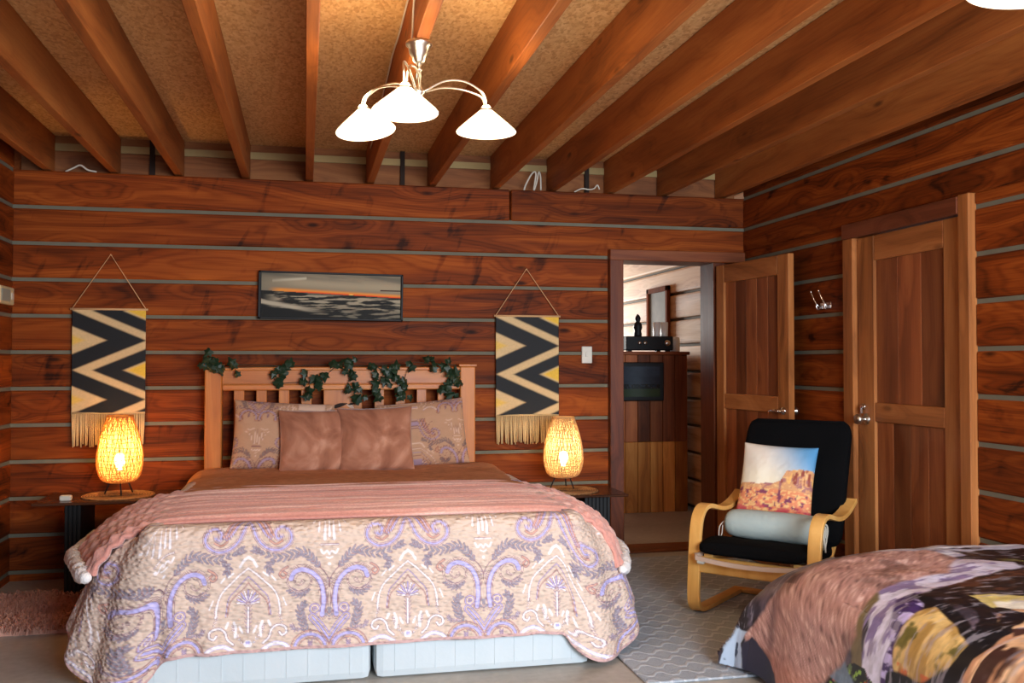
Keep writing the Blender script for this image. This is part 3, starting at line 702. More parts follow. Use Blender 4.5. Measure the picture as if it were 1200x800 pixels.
# ------------------------------------------------------------------ quilt (draped skirt round the bed top)
def quilt():
    r, Rr, top, yb = .085, .05, .655, 5.45
    xl, xr = CX - HX2, CX + HX2
    Ls = yb - (BF + r); La = r * PI / 2; Lf = xr - xl - 2 * r
    def stepped(L, fine, coarse, nfine): # from corner outwards
        a = np.arange(0, min(nfine, L), fine); b = np.arange(min(nfine, L), L + .001, coarse); return np.concatenate([a, b])
    side = stepped(Ls, .0045, .02, .75)
    p = np.concatenate([Ls - side[::-1], Ls + np.arange(.003, La, .0033), Ls + La + np.arange(.0, Lf, .0031), Ls + La + Lf + np.arange(.0, La, .0033), Ls + 2 * La + Lf + side])
    p = np.unique(np.round(p, 5))
    P = np.zeros((len(p), 2)); N = np.zeros((len(p), 2)); s = np.zeros(len(p))
    a1, a2, a3, a4 = Ls, Ls + La, Ls + La + Lf, Ls + 2 * La + Lf
    m = p < a1; P[m] = np.stack([np.full(m.sum(), xl), yb - p[m]], 1); N[m] = (-1, 0)
    m = (p >= a1) & (p < a2); t = (p[m] - a1) / r; N[m] = np.stack([-np.cos(t), -np.sin(t)], 1); P[m] = np.array((xl + r, BF + r)) + N[m] * r
    m = (p >= a2) & (p < a3); P[m] = np.stack([xl + r + p[m] - a2, np.full(m.sum(), BF)], 1); N[m] = (0, -1)
    m = (p >= a3) & (p < a4); t = (p[m] - a3) / r; N[m] = np.stack([np.sin(t), -np.cos(t)], 1); P[m] = np.array((xr - r, BF + r)) + N[m] * r
    m = p >= a4; P[m] = np.stack([np.full(m.sum(), xr), BF + r + p[m] - a4], 1); N[m] = (1, 0)
    mid = (a2 + a3) / 2; half = (a3 - a2) / 2 + La / 2
    left = p < mid
    s = np.abs(p - mid) - half                         # <0 front, >0 side
    F = np.interp(s, [-1, -.12, -.06, .0, .05, .12, .2, .3, .5, .9, 1.5], [.03, .03, .03, .06, .15, .255, .30, .305, .26, .19, .15])
    L = np.interp(s, [-1, -.16, -.09, -.05, .0, .1, .2, .3, .5, 1.5], [.445, .447, .46, .52, .59, .60, .54, .47, .45, .45])
    k = np.ones(9) / 9.
    # smooth along p on a uniform grid
    pu = np.linspace(p[0], p[-1], 1200)
    def sm(v, wdt=25):
        q = np.interp(pu, p, v); q = np.convolve(np.pad(q, wdt, mode='edge'), np.ones(2 * wdt + 1) / (2 * wdt + 1), 'valid'); return np.interp(p, pu, q)
    F = sm(F, 6); L = sm(L, 6); NN = np.stack([sm(N[:, 0], 4), sm(N[:, 1], 4)], 1)
    rows = np.concatenate([np.linspace(-.035, -.015, 3), np.arange(0, .11, .01), np.linspace(.11, 1, 158)])
    d = rows; out = []; us = []; hs = []
    Rq = Rr * PI / 2
    for v in rows:
        if v < 0: off = np.full(len(p), -Rr + v); z = np.full(len(p), top)
        else:
            # 0..0.11 -> rounding; .11..1 -> hanging
            if v <= .11:
                a = v / .11 * PI / 2; off = np.full(len(p), -Rr + Rr * math.sin(a)); z = np.full(len(p), top - Rr * (1 - math.cos(a))); e = np.zeros(len(p)) ; arc = v / .11 * Rq
            else:
                q = (v - .11) / .89; e = L * q
                rip = np.where(left, 1, .8) * .020 * np.sin(2 * PI * (s + .02) / .15 + np.where(left, 0, .7)) * np.exp(-((s - .02) / .28) ** 2)
                rip2 = .007 * np.sin(p * 11 + 1.3) + .004 * np.sin(p * 23)
                off = F * q ** np.interp(s, [-.05, .03, .12, .3, .7], [1.15, .8, .45, .45, .65]) + (rip + rip2) * q ** 1.3 + .012 * math.sin(PI * min(q * 2.2, 1))
                z = top - Rr - e * np.sqrt(np.clip(1 - (F / L) ** 2 * .8, .3, 1))
                z = np.maximum(z, .006 + .004 * np.sin(p * 40) ** 2)
                arc = Rq + e
        xy = P + NN * off[:, None]
        out.append(np.column_stack([xy, z])); us.append(p - mid)
        hs.append((Rq + L) - (arc if v >= 0 else v))
    V = np.concatenate(out); u = np.concatenate(us); h = np.concatenate(hs)
    u = u + (CX - .10)                                 # a heart axis sits left of the middle
    col = paisley(u, h)
    hem = h < .012
    col = mixc(col, rgb(196, 160, 156), hem * 1.0)
    o = npmesh('paisley_quilt', V, len(p), len(rows), M['quilt'], col)
    md = o.modifiers.new('thick', 'SOLIDIFY'); md.thickness = .008; md.offset = -1
    return tag(o, 'beige and lavender paisley quilted bedspread hanging down over the wide bed', 'bedspread')
quilt()

def throw_path(ctrl, n): return smoothpath([(a, 0, b) for a, b in ctrl], n)
def drape(name, ctrl, y0, y1, ny, nx, mat, rib, label, cat, thick=.014, wob=.006, seed=3, lip=.02, flare=lambda k: 0):
    P = throw_path(ctrl, nx); m = len(P)
    X = np.array([q.x for q in P]) + CX; Z = np.array([q.z for q in P])
    dx = np.gradient(X); dz = np.gradient(Z); ln = np.hypot(dx, dz); nxn = -dz / ln; nzn = dx / ln
    t = np.linspace(0, 1, ny); out = []
    for k in t:
        y = y0 + (y1 - y0) * k
        r = rib(np.full(m, y), X)
        w = wob * (fbm(X * 4 + 9, np.full(m, y * 4), seed) - .5) * 2
        dn = r + w - lip * (max(0, 1 - k / .04) ** 2 + max(0, 1 - (1 - k) / .04) ** 2)
        yy = y + .012 * (fbm(X * 3, np.full(m, k * 2), seed + 4) - .5)
        rel = X - CX; fl = np.sign(rel) * np.clip(np.abs(rel) - .86, 0, 1) * flare(k); out.append(np.column_stack([X + nxn * dn + fl, yy, Z + nzn * dn]))
    o = npmesh(name, np.concatenate(out), m, ny, mat)
    md = o.modifiers.new('thick', 'SOLIDIFY'); md.thickness = thick; md.offset = -1
    tag(o, label, cat); return o, X, Z
FL = lambda k: .62 * min(1, k / .5) ** .8
pink_rib = lambda y, X: .008 * np.abs(np.sin(PI * y / .045)) ** .7 + .004 * np.sin(y * 31) + .007 * sstep(.8, .95, np.abs(X - CX)) * np.sin(X * 120) * np.sin(PI * y / .045)
bl, bX, bZ = drape('ribbed_throw_blanket', [(-1.12, .465), (-1.095, .52), (-1.05, .58), (-.98, .63), (-.84, .665), (-.55, .674), (0, .675), (.55, .674), (.84, .662), (.97, .622), (1.05, .55), (1.09, .475), (1.115, .395)],
      4.075, 5.1, 150, 200, M['pink'], pink_rib, 'dusty pink ribbed throw blanket folded across the middle of the bed', 'blanket', .02, flare=FL)
for k, (x, z, zz) in enumerate(((CX - 1.13, .455, -.27), (CX + 1.125, .382, .26))):
    mb = MB(); n = 60
    rr = random.Random(k)
    mb.tube([(x + zz * FL(i / n) + rr.uniform(-.004, .004), 4.07 + 1.0 * i / n, z + rr.uniform(-.004, .004)) for i in range(n + 1)], [(.033 + rr.uniform(-.006, .006)) * min(1, .45 + min(i, n - i) / 5) for i in range(n + 1)], 10)
    mb.build('sherpa_hem', M['sherpa'], bl)
o, _, _ = drape('brown_coverlet', [(-1.0, .36), (-.985, .48), (-.965, .575), (-.92, .64), (-.84, .668), (-.6, .676), (0, .68), (.6, .676), (.84, .668), (.92, .64), (.965, .575), (.985, .48), (1.0, .36)],
      4.95, 6.03, 50, 90, M['brownq'], lambda y, X: .003 * np.sin(y * 40) * 0 + .012 * np.exp(-((y - 5.95) / .12) ** 2), 'brown plush coverlet at the head of the bed under the pillows', 'coverlet', .02, .012, 8)

# ------------------------------------------------------------------ cushions
def pillow(name, w, h, t, mat, colfn=None, ear=.05, n=44, seed=1, wr=.01):
    g = np.linspace(-1, 1, n); U, V = np.meshgrid(g, g); U = U.ravel(); V = V.ravel()
    prof = (1 - np.abs(U) ** 3.2) ** .55 * (1 - np.abs(V) ** 3.2) ** .55
    X = w / 2 * U * (1 - ear * (1 - V ** 2)); Z = h / 2 * V * (1 - ear * (1 - U ** 2))
    wn = wr * (fbm(U * 2.2 + seed * 3, V * 2.2, seed) - .5) * 2 * prof
    vs = np.concatenate([np.column_stack([X, -t / 2 * prof - .004 - wn, Z]), np.column_stack([X, t / 2 * prof + .004, Z])])
    fs = []; nn = n * n
    for j in range(n - 1):
        for i in range(n - 1):
            a = j * n + i; fs.append((a, a + 1, a + n + 1, a + n)); fs.append((nn + a + n, nn + a + n + 1, nn + a + 1, nn + a))
    edge = list(range(n)) + [j * n + n - 1 for j in range(1, n)] + [nn - 1 - i for i in range(1, n)] + [j * n for j in range(n - 2, 0, -1)]
    m = len(edge)
    for k in range(m): a, b = edge[k], edge[(k + 1) % m]; fs.append((a, nn + a, nn + b, b))
    mb = MB(); mb.add([tuple(v) for v in vs], fs, 0, True)
    o = mb.build(name, mat)
    if colfn is not None:
        c = colfn(np.concatenate([U, U]) * w / 2, np.concatenate([V, V]) * h / 2); setcol(o.data, c)
    return o
M['pilprint'] = printed('paisley_pillowcase', .75, .35, (40, 40, 40), sheen=.1)
pp = lambda du, dv: (lambda u, v: paisley(u + du, v + dv, .00062) * np.array((.72, .54, .40)))
def place(o, loc, rx, ry, rz): o.location = loc; o.rotation_euler = (rx, ry, rz); return o
o = pillow('paisley_pillow', .60, .42, .16, M['pilprint'], pp(.16, .40), .03, 90, 2)
place(o, (-.13, 5.925, .872), -.26, .06, .03); tag(o, 'paisley pillow behind the cushions, nearer the left wall', 'pillow', 'paisley pillows')
o = pillow('paisley_pillow', .56, .42, .17, M['pilprint'], pp(.42, .36), .03, 90, 5)
place(o, (.72, 5.925, .87), -.26, -.09, -.05); tag(o, 'paisley pillow behind the cushions, nearer the doorway', 'pillow', 'paisley pillows')
o = pillow('velvet_cushion', .42, .385, .13, M['velvet'], None, .05, 44, 3, .016)
place(o, (.055, 5.80, .848), -.24, .0, .05); tag(o, 'mauve velvet cushion overlapping the paisley pillow nearer the left wall', 'cushion', 'mauve velvet cushions')
o = pillow('velvet_cushion', .455, .40, .14, M['velvet'], None, .05, 44, 7, .016)
place(o, (.42, 5.77, .855), -.26, -.03, -.04); tag(o, 'mauve velvet cushion in front, overlapping the other mauve cushion', 'cushion', 'mauve velvet cushions')

# ------------------------------------------------------------------ ivy along the headboard
ivy = thing('ivy_garland', 'dark green artificial ivy garland draped along the pine headboard', 'garland', (.24, 6.09, 1.3))
IV = [(-.60, 1.30, 7, .05), (-.52, 1.29, 8, .05), (-.44, 1.29, 3, .03), (-.165, 1.30, 5, .04), (-.10, 1.30, 4, .03), (-.19, 1.24, 2, .02), (-.17, 1.19, 2, .02), (.0, 1.20, 4, .03), (.08, 1.19, 5, .035), (.12, 1.23, 2, .02),
      (.02, 1.12, 3, .03), (.20, 1.31, 3, .02), (.27, 1.31, 5, .03), (.275, 1.25, 4, .03), (.26, 1.15, 3, .02), (.315, 1.15, 6, .03), (.34, 1.09, 4, .03), (.44, 1.13, 5, .04), (.46, 1.2, 5, .04), (.52, 1.28, 6, .05), (.56, 1.22, 8, .05), (.42, 1.31, 2, .02), (.61, 1.19, 4, .03), (.60, 1.11, 6, .04), (.66, 1.31, 2, .03),
      (.80, 1.31, 4, .04), (.88, 1.31, 4, .04), (.93, 1.25, 5, .03), (.95, 1.18, 4, .03), (.88, 1.16, 4, .03), (.93, 1.10, 4, .03)]
mb = MB(); rr = random.Random(5)
LF = [(0, 0), (.18, -.12), (.42, -.05), (.36, .2), (.52, .42), (.24, .5), (0, 1.0), (-.24, .5), (-.52, .42), (-.36, .2), (-.42, -.05), (-.18, -.12)]
for x, z, n, sp in IV:
    for k in range(n):
        s = rr.uniform(.045, .07); e = Euler((rr.uniform(.9, 1.9), rr.uniform(-1, 1), rr.uniform(-.7, .7))); e2 = Matrix.Rotation(rr.uniform(0, 2 * PI), 4, 'Z')
        mt = e.to_matrix().to_4x4() @ e2
        c = Vector((x + rr.gauss(0, sp * .6), 6.035 - rr.uniform(0, .03), z + rr.gauss(0, sp * .6)))
        vs = [c + mt @ Vector((a * s, b * s - .3 * s, .12 * s * math.cos(a * 5) - .25 * s * b * b)) for a, b in LF] + [c + mt @ Vector((0, .1 * s, .2 * s))]
        o_ = len(LF)
        mb.add([v - Vector((.24, 6.09, 1.3)) for v in vs], [(i, (i + 1) % o_, o_) for i in range(o_)], 0)
mb.build('leaves', M['leaf'], ivy)['kind'] = 'stuff'
mb = MB()
for a, b in ((0, 2), (2, 6), (6, 9), (9, 16), (16, 21), (21, 25), (25, 30)):
    pts = [(IV[i][0] - .24, -.045, IV[i][1] - 1.3) for i in range(a, b + 1)]
    mb.tube(smoothpath(pts, 24), .0022, 6)
mb.tube(smoothpath([(x - .24, .05 + .01 * math.sin(x * 9), .004 + .004 * math.sin(x * 14)) for x in np.linspace(-.5, .97, 14)], 50), .0025, 6)
mb.build('stem', M['vine'], ivy)

# ------------------------------------------------------------------ wall hangings, picture, small wall things
def hanging(x0, x1, z1, z0, zf, apex, label, seed):
    t = thing('wall_hanging', label, 'wall hanging', ((x0 + x1) / 2, 6.2, z1), 0, 'zigzag wall hangings')
    W = x1 - x0; H = z1 - z0
    n, m = 110, 170; U, V = np.meshgrid(np.linspace(0, 1, n), np.linspace(0, 1, m)); U = U.ravel(); V = V.ravel()
    c = np.zeros((len(U), 3)) + np.array(rgb(208, 176, 128)); e = .012; k = .285
    for cv in (.3, .873):
        a = np.abs(V - cv)
        c = mixc(c, rgb(30, 30, 32), (1 - sstep(-e, e, a - (k * (1 - U) + .004))) * sstep(-e, e, a - k * (.466 - U)))
        c = mixc(c, rgb(222, 178, 62), (1 - sstep(-.02, .02, a - k * (.17 - U))) * .75)
    for cv in (.016, .589, 1.162):
        a = np.abs(V - cv)
        c = mixc(c, rgb(30, 30, 32), 1 - sstep(-e, e, a - k * (U - .275)))
        c = mixc(c, rgb(208, 176, 128), 1 - sstep(-e, e, a - k * (U - .70)))
        c = mixc(c, rgb(222, 178, 62), 1 - sstep(-e, e, a - k * (U - .75)))
    c *= (1 + .16 * (vnoise(U * 60, V * 160, seed) - .5))[:, None]
    P = np.column_stack([(U - .5) * W, -.012 + .004 * np.sin(U * 5 + seed) * V, -V * H])
    o = npmesh('woven_panel', P, n, m, M['print'], c, t, flip=True)
    md = o.modifiers.new('thick', 'SOLIDIFY'); md.thickness = .006; md.offset = 0
    mb = MB(); mb.tube([(-W / 2 - .012, -.012, 0), (W / 2 + .012, -.012, 0)], .007, 10); mb.build('dowel', M['cord'], t)
    mb = MB(); mb.tube([(-W / 2, -.012, .004), (apex[0] - (x0 + x1) / 2, -.008, apex[1] - z1), (W / 2, -.012, .004)], .003, 6)
    mb.tube([(apex[0] - (x0 + x1) / 2, .02, apex[1] - z1 - .004), (apex[0] - (x0 + x1) / 2, -.016, apex[1] - z1 - .002)], .004, 8); mb.build('hanging_cord', M['cord'], t)
    mb = MB(); rr = random.Random(seed); N = 46
    for i in range(N):
        x = -W / 2 + W * (i + .5) / N; L = (z0 - zf) * rr.uniform(.93, 1.03); dx = rr.uniform(-.008, .008)
        mb.tube([(x, -.012, -H + .004), (x + dx * .4, -.014, -H - L * .5), (x + dx, -.012 - rr.uniform(0, .006), -H - L)], [.0042, .0046, .004], 5)
    mb.tube([(-W / 2, -.012, -H), (W / 2, -.012, -H)], .006, 8)
    mb.build('fringe', M['raffia'], t)
hanging(-1.397, -.972, 1.65, 1.012, .809, (-1.18, 1.99), 'zigzag woven wall hanging behind the orange lamp, between left wall and bed', 2)
hanging(1.249, 1.686, 1.636, .967, .776, (1.462, 1.957), 'zigzag woven wall hanging between the headboard and the light switch', 5)

pic = thing('framed_sunset_picture', 'narrow panoramic picture of a sunset over dark sea in thin black frame', 'picture', (.1635, 6.2, 1.75)); pic.rotation_euler = (0, math.radians(.6), 0)
mb = MB(); W, H = .92, .307
for a in ((-W / 2, -W / 2 + .018, -H / 2, H / 2), (W / 2 - .012, W / 2, -H / 2, H / 2), (-W / 2, W / 2, H / 2 - .012, H / 2), (-W / 2, W / 2, -H / 2, -H / 2 + .012)): mb.box(a[0], a[1], -.03, .018, a[2], a[3], .002)
mb.build('picture_frame', M['black'], pic)
def sunset():
    n, m = 300, 110; U, V = np.meshgrid(np.linspace(0, 1, n), np.linspace(0, 1, m)); U = U.ravel(); V = V.ravel()   # V up
    hz = .585 - .11 * U + .02
    sky = V - hz
    cl = fbm(U * 3, V * 9 + U * 3, 3)
    c = np.zeros((len(U), 3)) + np.array(rgb(128, 116, 96)); c = mixc(c, rgb(186, 170, 138), sstep(.0, .3, sky) * (1 - sstep(.15, .45, sky)) * .7)
    c = mixc(c, rgb(96, 92, 80), sstep(.2, .5, sky) * sstep(.4, .65, cl)); c = mixc(c, rgb(214, 204, 176), (1 - sstep(0, .05, np.abs(V - .86 - .3 * (U - .2)))) * (np.abs(U - .2) < .12) * .6)
    c = mixc(c, rgb(70, 68, 60), (1 - sstep(.0, .3, U)) * .5 * sstep(-.02, .25, sky))
    c = mixc(c, rgb(228, 146, 54), (1 - sstep(.03, .11, sky)) * sstep(.04, .15, U)); c = mixc(c, rgb(226, 70, 28), (1 - sstep(.0, .055, sky)) * sstep(.1, .35, U))
    c = mixc(c, rgb(60, 30, 24), (np.abs(V - .66) < .012) * (U > .85) * 1.)
    c = mixc(c, rgb(255, 216, 110), 1 - sstep(.01, .035, np.hypot((U - .64) * 1.4, sky)))
    sea = sky < 0
    w = fbm(U * 9 + 3 * V, V * 34 - U * 5, 9)
    cs = np.zeros((len(U), 3)) + np.array(rgb(26, 25, 22)); cs = mixc(cs, rgb(160, 148, 124), sstep(.48, .66, w) * sstep(0, .15, U) * (1 - sstep(.1, .45, -sky) * .55))
    cs = mixc(cs, rgb(20, 20, 19), (1 - sstep(.02, .06, -sky)) * .7)
    foam = (V - (.36 - .62 * U + .3 * U * U)); cs = mixc(cs, rgb(176, 164, 140), (1 - sstep(.02, .08, np.abs(foam + .06 * (w - .5)))) * (1 - sstep(.2, .5, U)))
    cs = mixc(cs, rgb(16, 15, 14), 1 - sstep(-.10, -.03, foam + .05 * (w - .5)))
    c = np.where(sea[:, None], cs, c)
    P = np.column_stack([(U - .5) * (W - .03), np.full_like(U, -.012), (V - .5) * (H - .022)])
    npmesh('sunset_print', P, n, m, M['print'], c, pic)
sunset()
sw = thing('light_switch', 'small grey light switch plate on log wall beside the doorway', 'light switch', (1.895, 6.22, 1.375))
mb = MB(); mb.box(-.037, .037, -.012, 0, -.058, .058, .004); mb.build('switch_plate', M['white'], sw)
mb = MB(); mb.box(-.012, .012, -.018, -.008, -.014, .018, .002); mb.build('rocker', M['white'], sw)
th = thing('wall_thermostat', 'beige thermostat box with grey display on the left log wall', 'thermostat', (XL, 5.99, 1.715))
mb = MB(); mb.box(0, .035, -.13, .13, -.052, .052, .006); mb.build('thermostat_case', plain('aged_beige_plastic', rgb(206, 186, 142), .5), th)
mb = MB(); mb.box(.033, .037, -.11, .05, -.035, .036, .001); mb.build('display', plain('grey_lcd', rgb(150, 158, 146), .3), th)
mb = MB(); mb.box(.034, .04, .07, .11, -.02, .02, .002); mb.build('dial_button', M['white'], th)
hk = thing('wall_mounted_coat_hook', 'small chrome double coat hook on right log wall between the doors', 'coat hook', (XR, 5.12, 1.665))
mb = MB(); mb.box(-.008, 0, -.06, .06, -.02, .02, .003); mb.build('hook_plate', M['chrome'], hk)
for y in (-.045, .045):
    mb = MB(); mb.tube(smoothpath([(-.006, y, 0), (-.03, y, .0), (-.045, y + .01, .03), (-.06, y + .03, .085)], 12), .005, 8); mb.lathe([(0, -.008), (.008, 0), (0, .008)], 10, 0, (-.06, y + .03, .087)); mb.build('upper_prong', M['chrome'], hk)
    mb = MB(); mb.tube(smoothpath([(-.006, y, -.008), (-.03, y, -.022), (-.04, y, -.008), (-.042, y, .004)], 10), .005, 8); mb.build('lower_prong', M['chrome'], hk)
# ------------------------------------------------------------------ bedside tables, mats and wicker lamps
WICK = []
def bedside(name, x0, x1, y0, y1, zt, panels, label):
    cx, cy = (x0 + x1) / 2, (y0 + y1) / 2
    t = thing('bedside_table', label, 'bedside table', (cx, cy, 0), 0, 'black bedside tables')
    mb = MB(); mb.box(x0 - cx, x1 - cx, y0 - cy, y1 - cy, zt - .016, zt, .004); mb.build('table_top', M['tabletop'], t)
    for a, b in panels:
        mb = MB(); mb.box(a - cx + .006, b - cx - .006, y0 - cy + .05, y1 - cy - .04, 0, zt - .016)
        n = max(3, int((b - a) / .022)); w = (b - a) / n
        for k in range(n): mb.box(a - cx + k * w + .003, a - cx + (k + 1) * w - .003, y0 - cy + .04, y0 - cy + .055, .0, zt - .017, .002)
        mb.build('side_panel', M['black'], t)
    mb = MB(); mb.box(panels[0][1] - cx, panels[1][0] - cx, y0 - cy + .06, y1 - cy - .05, .12, .14, .003); mb.build('shelf', M['black'], t)
def mat_(x, y, z, label):
    mb = MB(); prof = [(0, .006)]
    for k in range(1, 15): r = .2 * k / 14; prof += [(r - .008, .003), (r - .003, .0085)]
    prof += [(.2, .006), (.202, .001), (0, 0)]
    mb.lathe(prof, 48)
    o = mb.build('wicker_placemat', M['wicker']); o.location = (x, y, z); tag(o, label, 'placemat', 'round wicker placemats')
def wicker_lamp(x, y, z, power, label, seed, bam='bamboo'):
    t = thing('wicker_table_lamp', label, 'lamp', (x, y, z), .3 * seed, 'woven egg-shaped table lamps')
    prof = [(.062, .075), (.088, .082), (.108, .105), (.122, .15), (.126, .20), (.122, .26), (.108, .33), (.09, .39), (.076, .43), (.07, .455)]
    PR = smoothpath([(r, 0, zz) for r, zz in prof], 48)
    def at(k): return PR[min(max(k, 0), 48)]
    mb = MB(); n = 36; rr = random.Random(seed)
    for dirn in (1, -1):
        for i in range(n):
            a0 = 2 * PI * i / n + rr.uniform(-.05, .05); tw = dirn * rr.uniform(.75, 1.0); wob = rr.uniform(-.06, .06)
            pts = []
            for k in range(0, 49, 3):
                p = at(k); a = a0 + tw * k / 48 + wob * math.sin(k / 6.); r = p.x + .0015 * dirn
                pts.append((r * math.cos(a), r * math.sin(a), p.z))
            mb.tube(pts, .0019, 4)
    for k in range(2, 48, 2):
        p = at(k); j = rr.uniform(0, 6)
        mb.tube([((p.x + .001 * math.sin(a * 9 + j)) * math.cos(a), (p.x + .001 * math.sin(a * 9 + j)) * math.sin(a), p.z + .003 * math.sin(a * 3 + j)) for a in np.linspace(0, 2 * PI, 30)[:-1]], .0017, 4, closed=True)
    ws = mb.build('woven_shade', M[bam], t)
    for k in (0, 48):
        mb = MB(); p = at(k); mb.tube([(p.x * math.cos(a), p.x * math.sin(a), p.z) for a in np.linspace(0, 2 * PI, 33)[:-1]], .0055, 8, closed=True); mb.build('rim_band', M[bam], ws)
    mb = MB(); mb.lathe([(PR[k].x - .004, PR[k].z) for k in range(1, 48)], 40); mb.build('added_diffuser', M['liner'], ws)  # added diffuser, spreads the bulb's glow behind the weave
    for k in range(3):
        a = 2 * PI * k / 3 + .5; mb = MB()
        mb.tube([(.05 * math.cos(a), .05 * math.sin(a), .085), (.088 * math.cos(a), .088 * math.sin(a), .004)], .0042, 8); mb.build('leg', M['black'], t)
    mb = MB(); mb.tube([(.055 * math.cos(a), .055 * math.sin(a), .082) for a in np.linspace(0, 2 * PI, 25)[:-1]], .004, 6, closed=True)
    mb.tube([(-.055, 0, .082), (.055, 0, .082)], .004, 6); mb.lathe([(0, .08), (.018, .08), (.018, .14), (0, .14)], 16); lh = mb.build('lamp_holder', M['black'], t)
    mb = MB(); mb.lathe([(0, .14), (.012, .142), (.014, .155), (.026, .18), (.03, .2), (.026, .222), (.014, .236), (0, .24)], 20); mb.build('bulb', M['bulb'], lh)
    WICK.append(((x, y, z + .275), power))
bedside('bedside_table', -1.47, -.72, 5.62, 6.08, .545, ((-1.31, -1.22), (-.90, -.81)), 'black bedside table carrying the orange glowing lamp, nearer the left wall')
mat_(-1.06, 5.85, .545, 'round wicker placemat under the orange lamp near the left wall')
wicker_lamp(-1.055, 5.85, .554, 17, 'orange glowing woven lamp between left wall and bed, its light the deeper orange', 1)
bedside('bedside_table', 1.36, 1.965, 5.56, 6.0, .505, ((1.42, 1.5), (1.69, 1.86)), 'black bedside table beside the doorway jamb carrying the paler lamp')
mat_(1.63, 5.79, .505, 'round wicker placemat under the paler lamp near the doorway')
wicker_lamp(1.625, 5.85, .514, 6.5, 'paler glowing woven lamp between the bed and the doorway', 2, 'bamboo2')
mb = MB(); mb.box(-.03, .03, -.02, .02, 0, .03, .005); o = mb.build('small_white_box', M['white']); o.location = (-1.315, 5.72, .545)
tag(o, 'tiny white box at the end of the bedside table nearer left wall', 'box')

# ------------------------------------------------------------------ chandelier with three opal shades
CHAND = []
ch = thing('three_arm_chandelier', 'brushed nickel ceiling light with three glowing cone shades', 'ceiling light', (.405, 3.45, 2.51))
mb = MB(); mb.lathe([(0, 0), (.045, 0), (.05, -.006), (.05, -.014), (.04, -.022), (.036, -.045), (.026, -.06), (.022, -.075), (.012, -.085), (0, -.086)], 32); mb.build('ceiling_rose', M['nickel'], ch)
mb = MB(); mb.lathe([(.0085, -.08), (.0085, -.1), (.012, -.1), (.012, -.11), (.0085, -.11), (.0085, -.165), (.013, -.168), (.02, -.18), (.022, -.195), (.012, -.2), (.016, -.205), (.019, -.215), (.014, -.225), (0, -.23)], 24); mb.build('stem', M['nickel'], ch)
for an, rad, zr, tilt in ((14, .275, -.325, .0), (136, .27, -.318, .16), (253, .26, -.352, -.05)):
    a = math.radians(an); u = Vector((math.cos(a), math.sin(a), 0)); v = Vector((-u.y, u.x, 0))
    top = u * rad + Vector((0, 0, zr + .115))
    mb = MB()
    for sd, hh in ((-1, .055), (1, .035)):
        st = Vector((0, 0, -.185)) + u * .018 + v * sd * .008
        pts = [st, u * rad * .35 + v * sd * .016 + Vector((0, 0, -.185 + hh * .85)), u * rad * .65 + v * sd * .018 + Vector((0, 0, -.185 + hh)), u * rad * .92 + v * sd * .01 + Vector((0, 0, -.185 + hh * .45)), top + v * sd * .004]
        mb.tube(smoothpath(pts, 24), .0042, 8)
    arm = mb.build('arm', M['nickel'], ch)
    mt = Matrix.Translation(top) @ Matrix.Rotation(tilt, 4, v)
    mb = MB(); mb.lathe([(0, .006), (.012, .006), (.02, -.002), (.026, -.012), (.028, -.022), (0, -.023)], 20, 0, (0, 0, 0), mt); mb.build('shade_cap', M['nickel'], arm)
    mt = mt @ Matrix.Diagonal((1.03, 1.03, .88, 1))
    mb = MB(); mb.lathe([(.024, -.016), (.03, -.022), (.06, -.052), (.09, -.083), (.108, -.103), (.112, -.109), (.111, -.112), (.105, -.106), (.086, -.084), (.056, -.054), (.026, -.024)], 40, 0, (0, 0, 0), mt); mb.build('lamp_shade', M['opal'], arm)
    mb = MB(); mb.lathe([(0, -.025), (.014, -.03), (.016, -.045), (.026, -.065), (.026, -.08), (.014, -.093), (0, -.096)], 16, 0, (0, 0, 0), mt); mb.build('bulb', M['bulb'], arm)
    q = mt @ Vector((0, 0, -.13)); CHAND.append(((.405 + q.x, 3.45 + q.y, 2.51 + q.z), 6))
    q2 = mt @ Vector((0, 0, .05)); CHAND.append(((.405 + q2.x, 3.45 + q2.y, 2.51 + q2.z), 5))  # added light above the shade, stands in for glow passing through the glass
pd = thing('cream_pendant_lamp', 'cream glass pendant shade at the top corner above the animal-print bed', 'pendant lamp', (1.91, 2.10, ZC))
mb = MB(); mb.tube([(0, 0, 0), (0, 0, -.28)], .004, 8); mb.build('cable', M['cable'], pd)
mb = MB(); mb.lathe([(0, -0.245), (.02, -0.245), (.026, -0.265), (.03, -0.280), (0, -0.281)], 20); mb.build('shade_cap', M['nickel'], pd)
mb = MB(); mb.lathe([(.026, -0.270), (.06, -0.280), (.12, -0.320), (.17, -0.370), (.196, -0.410), (.2, -0.420), (.197, -0.422), (.19, -0.410), (.164, -0.373), (.115, -0.325), (.056, -0.286), (.026, -0.277)], 48); mb.build('lamp_shade', M['opal2'], pd)
PEND = (1.91, 2.10, ZC - .40)
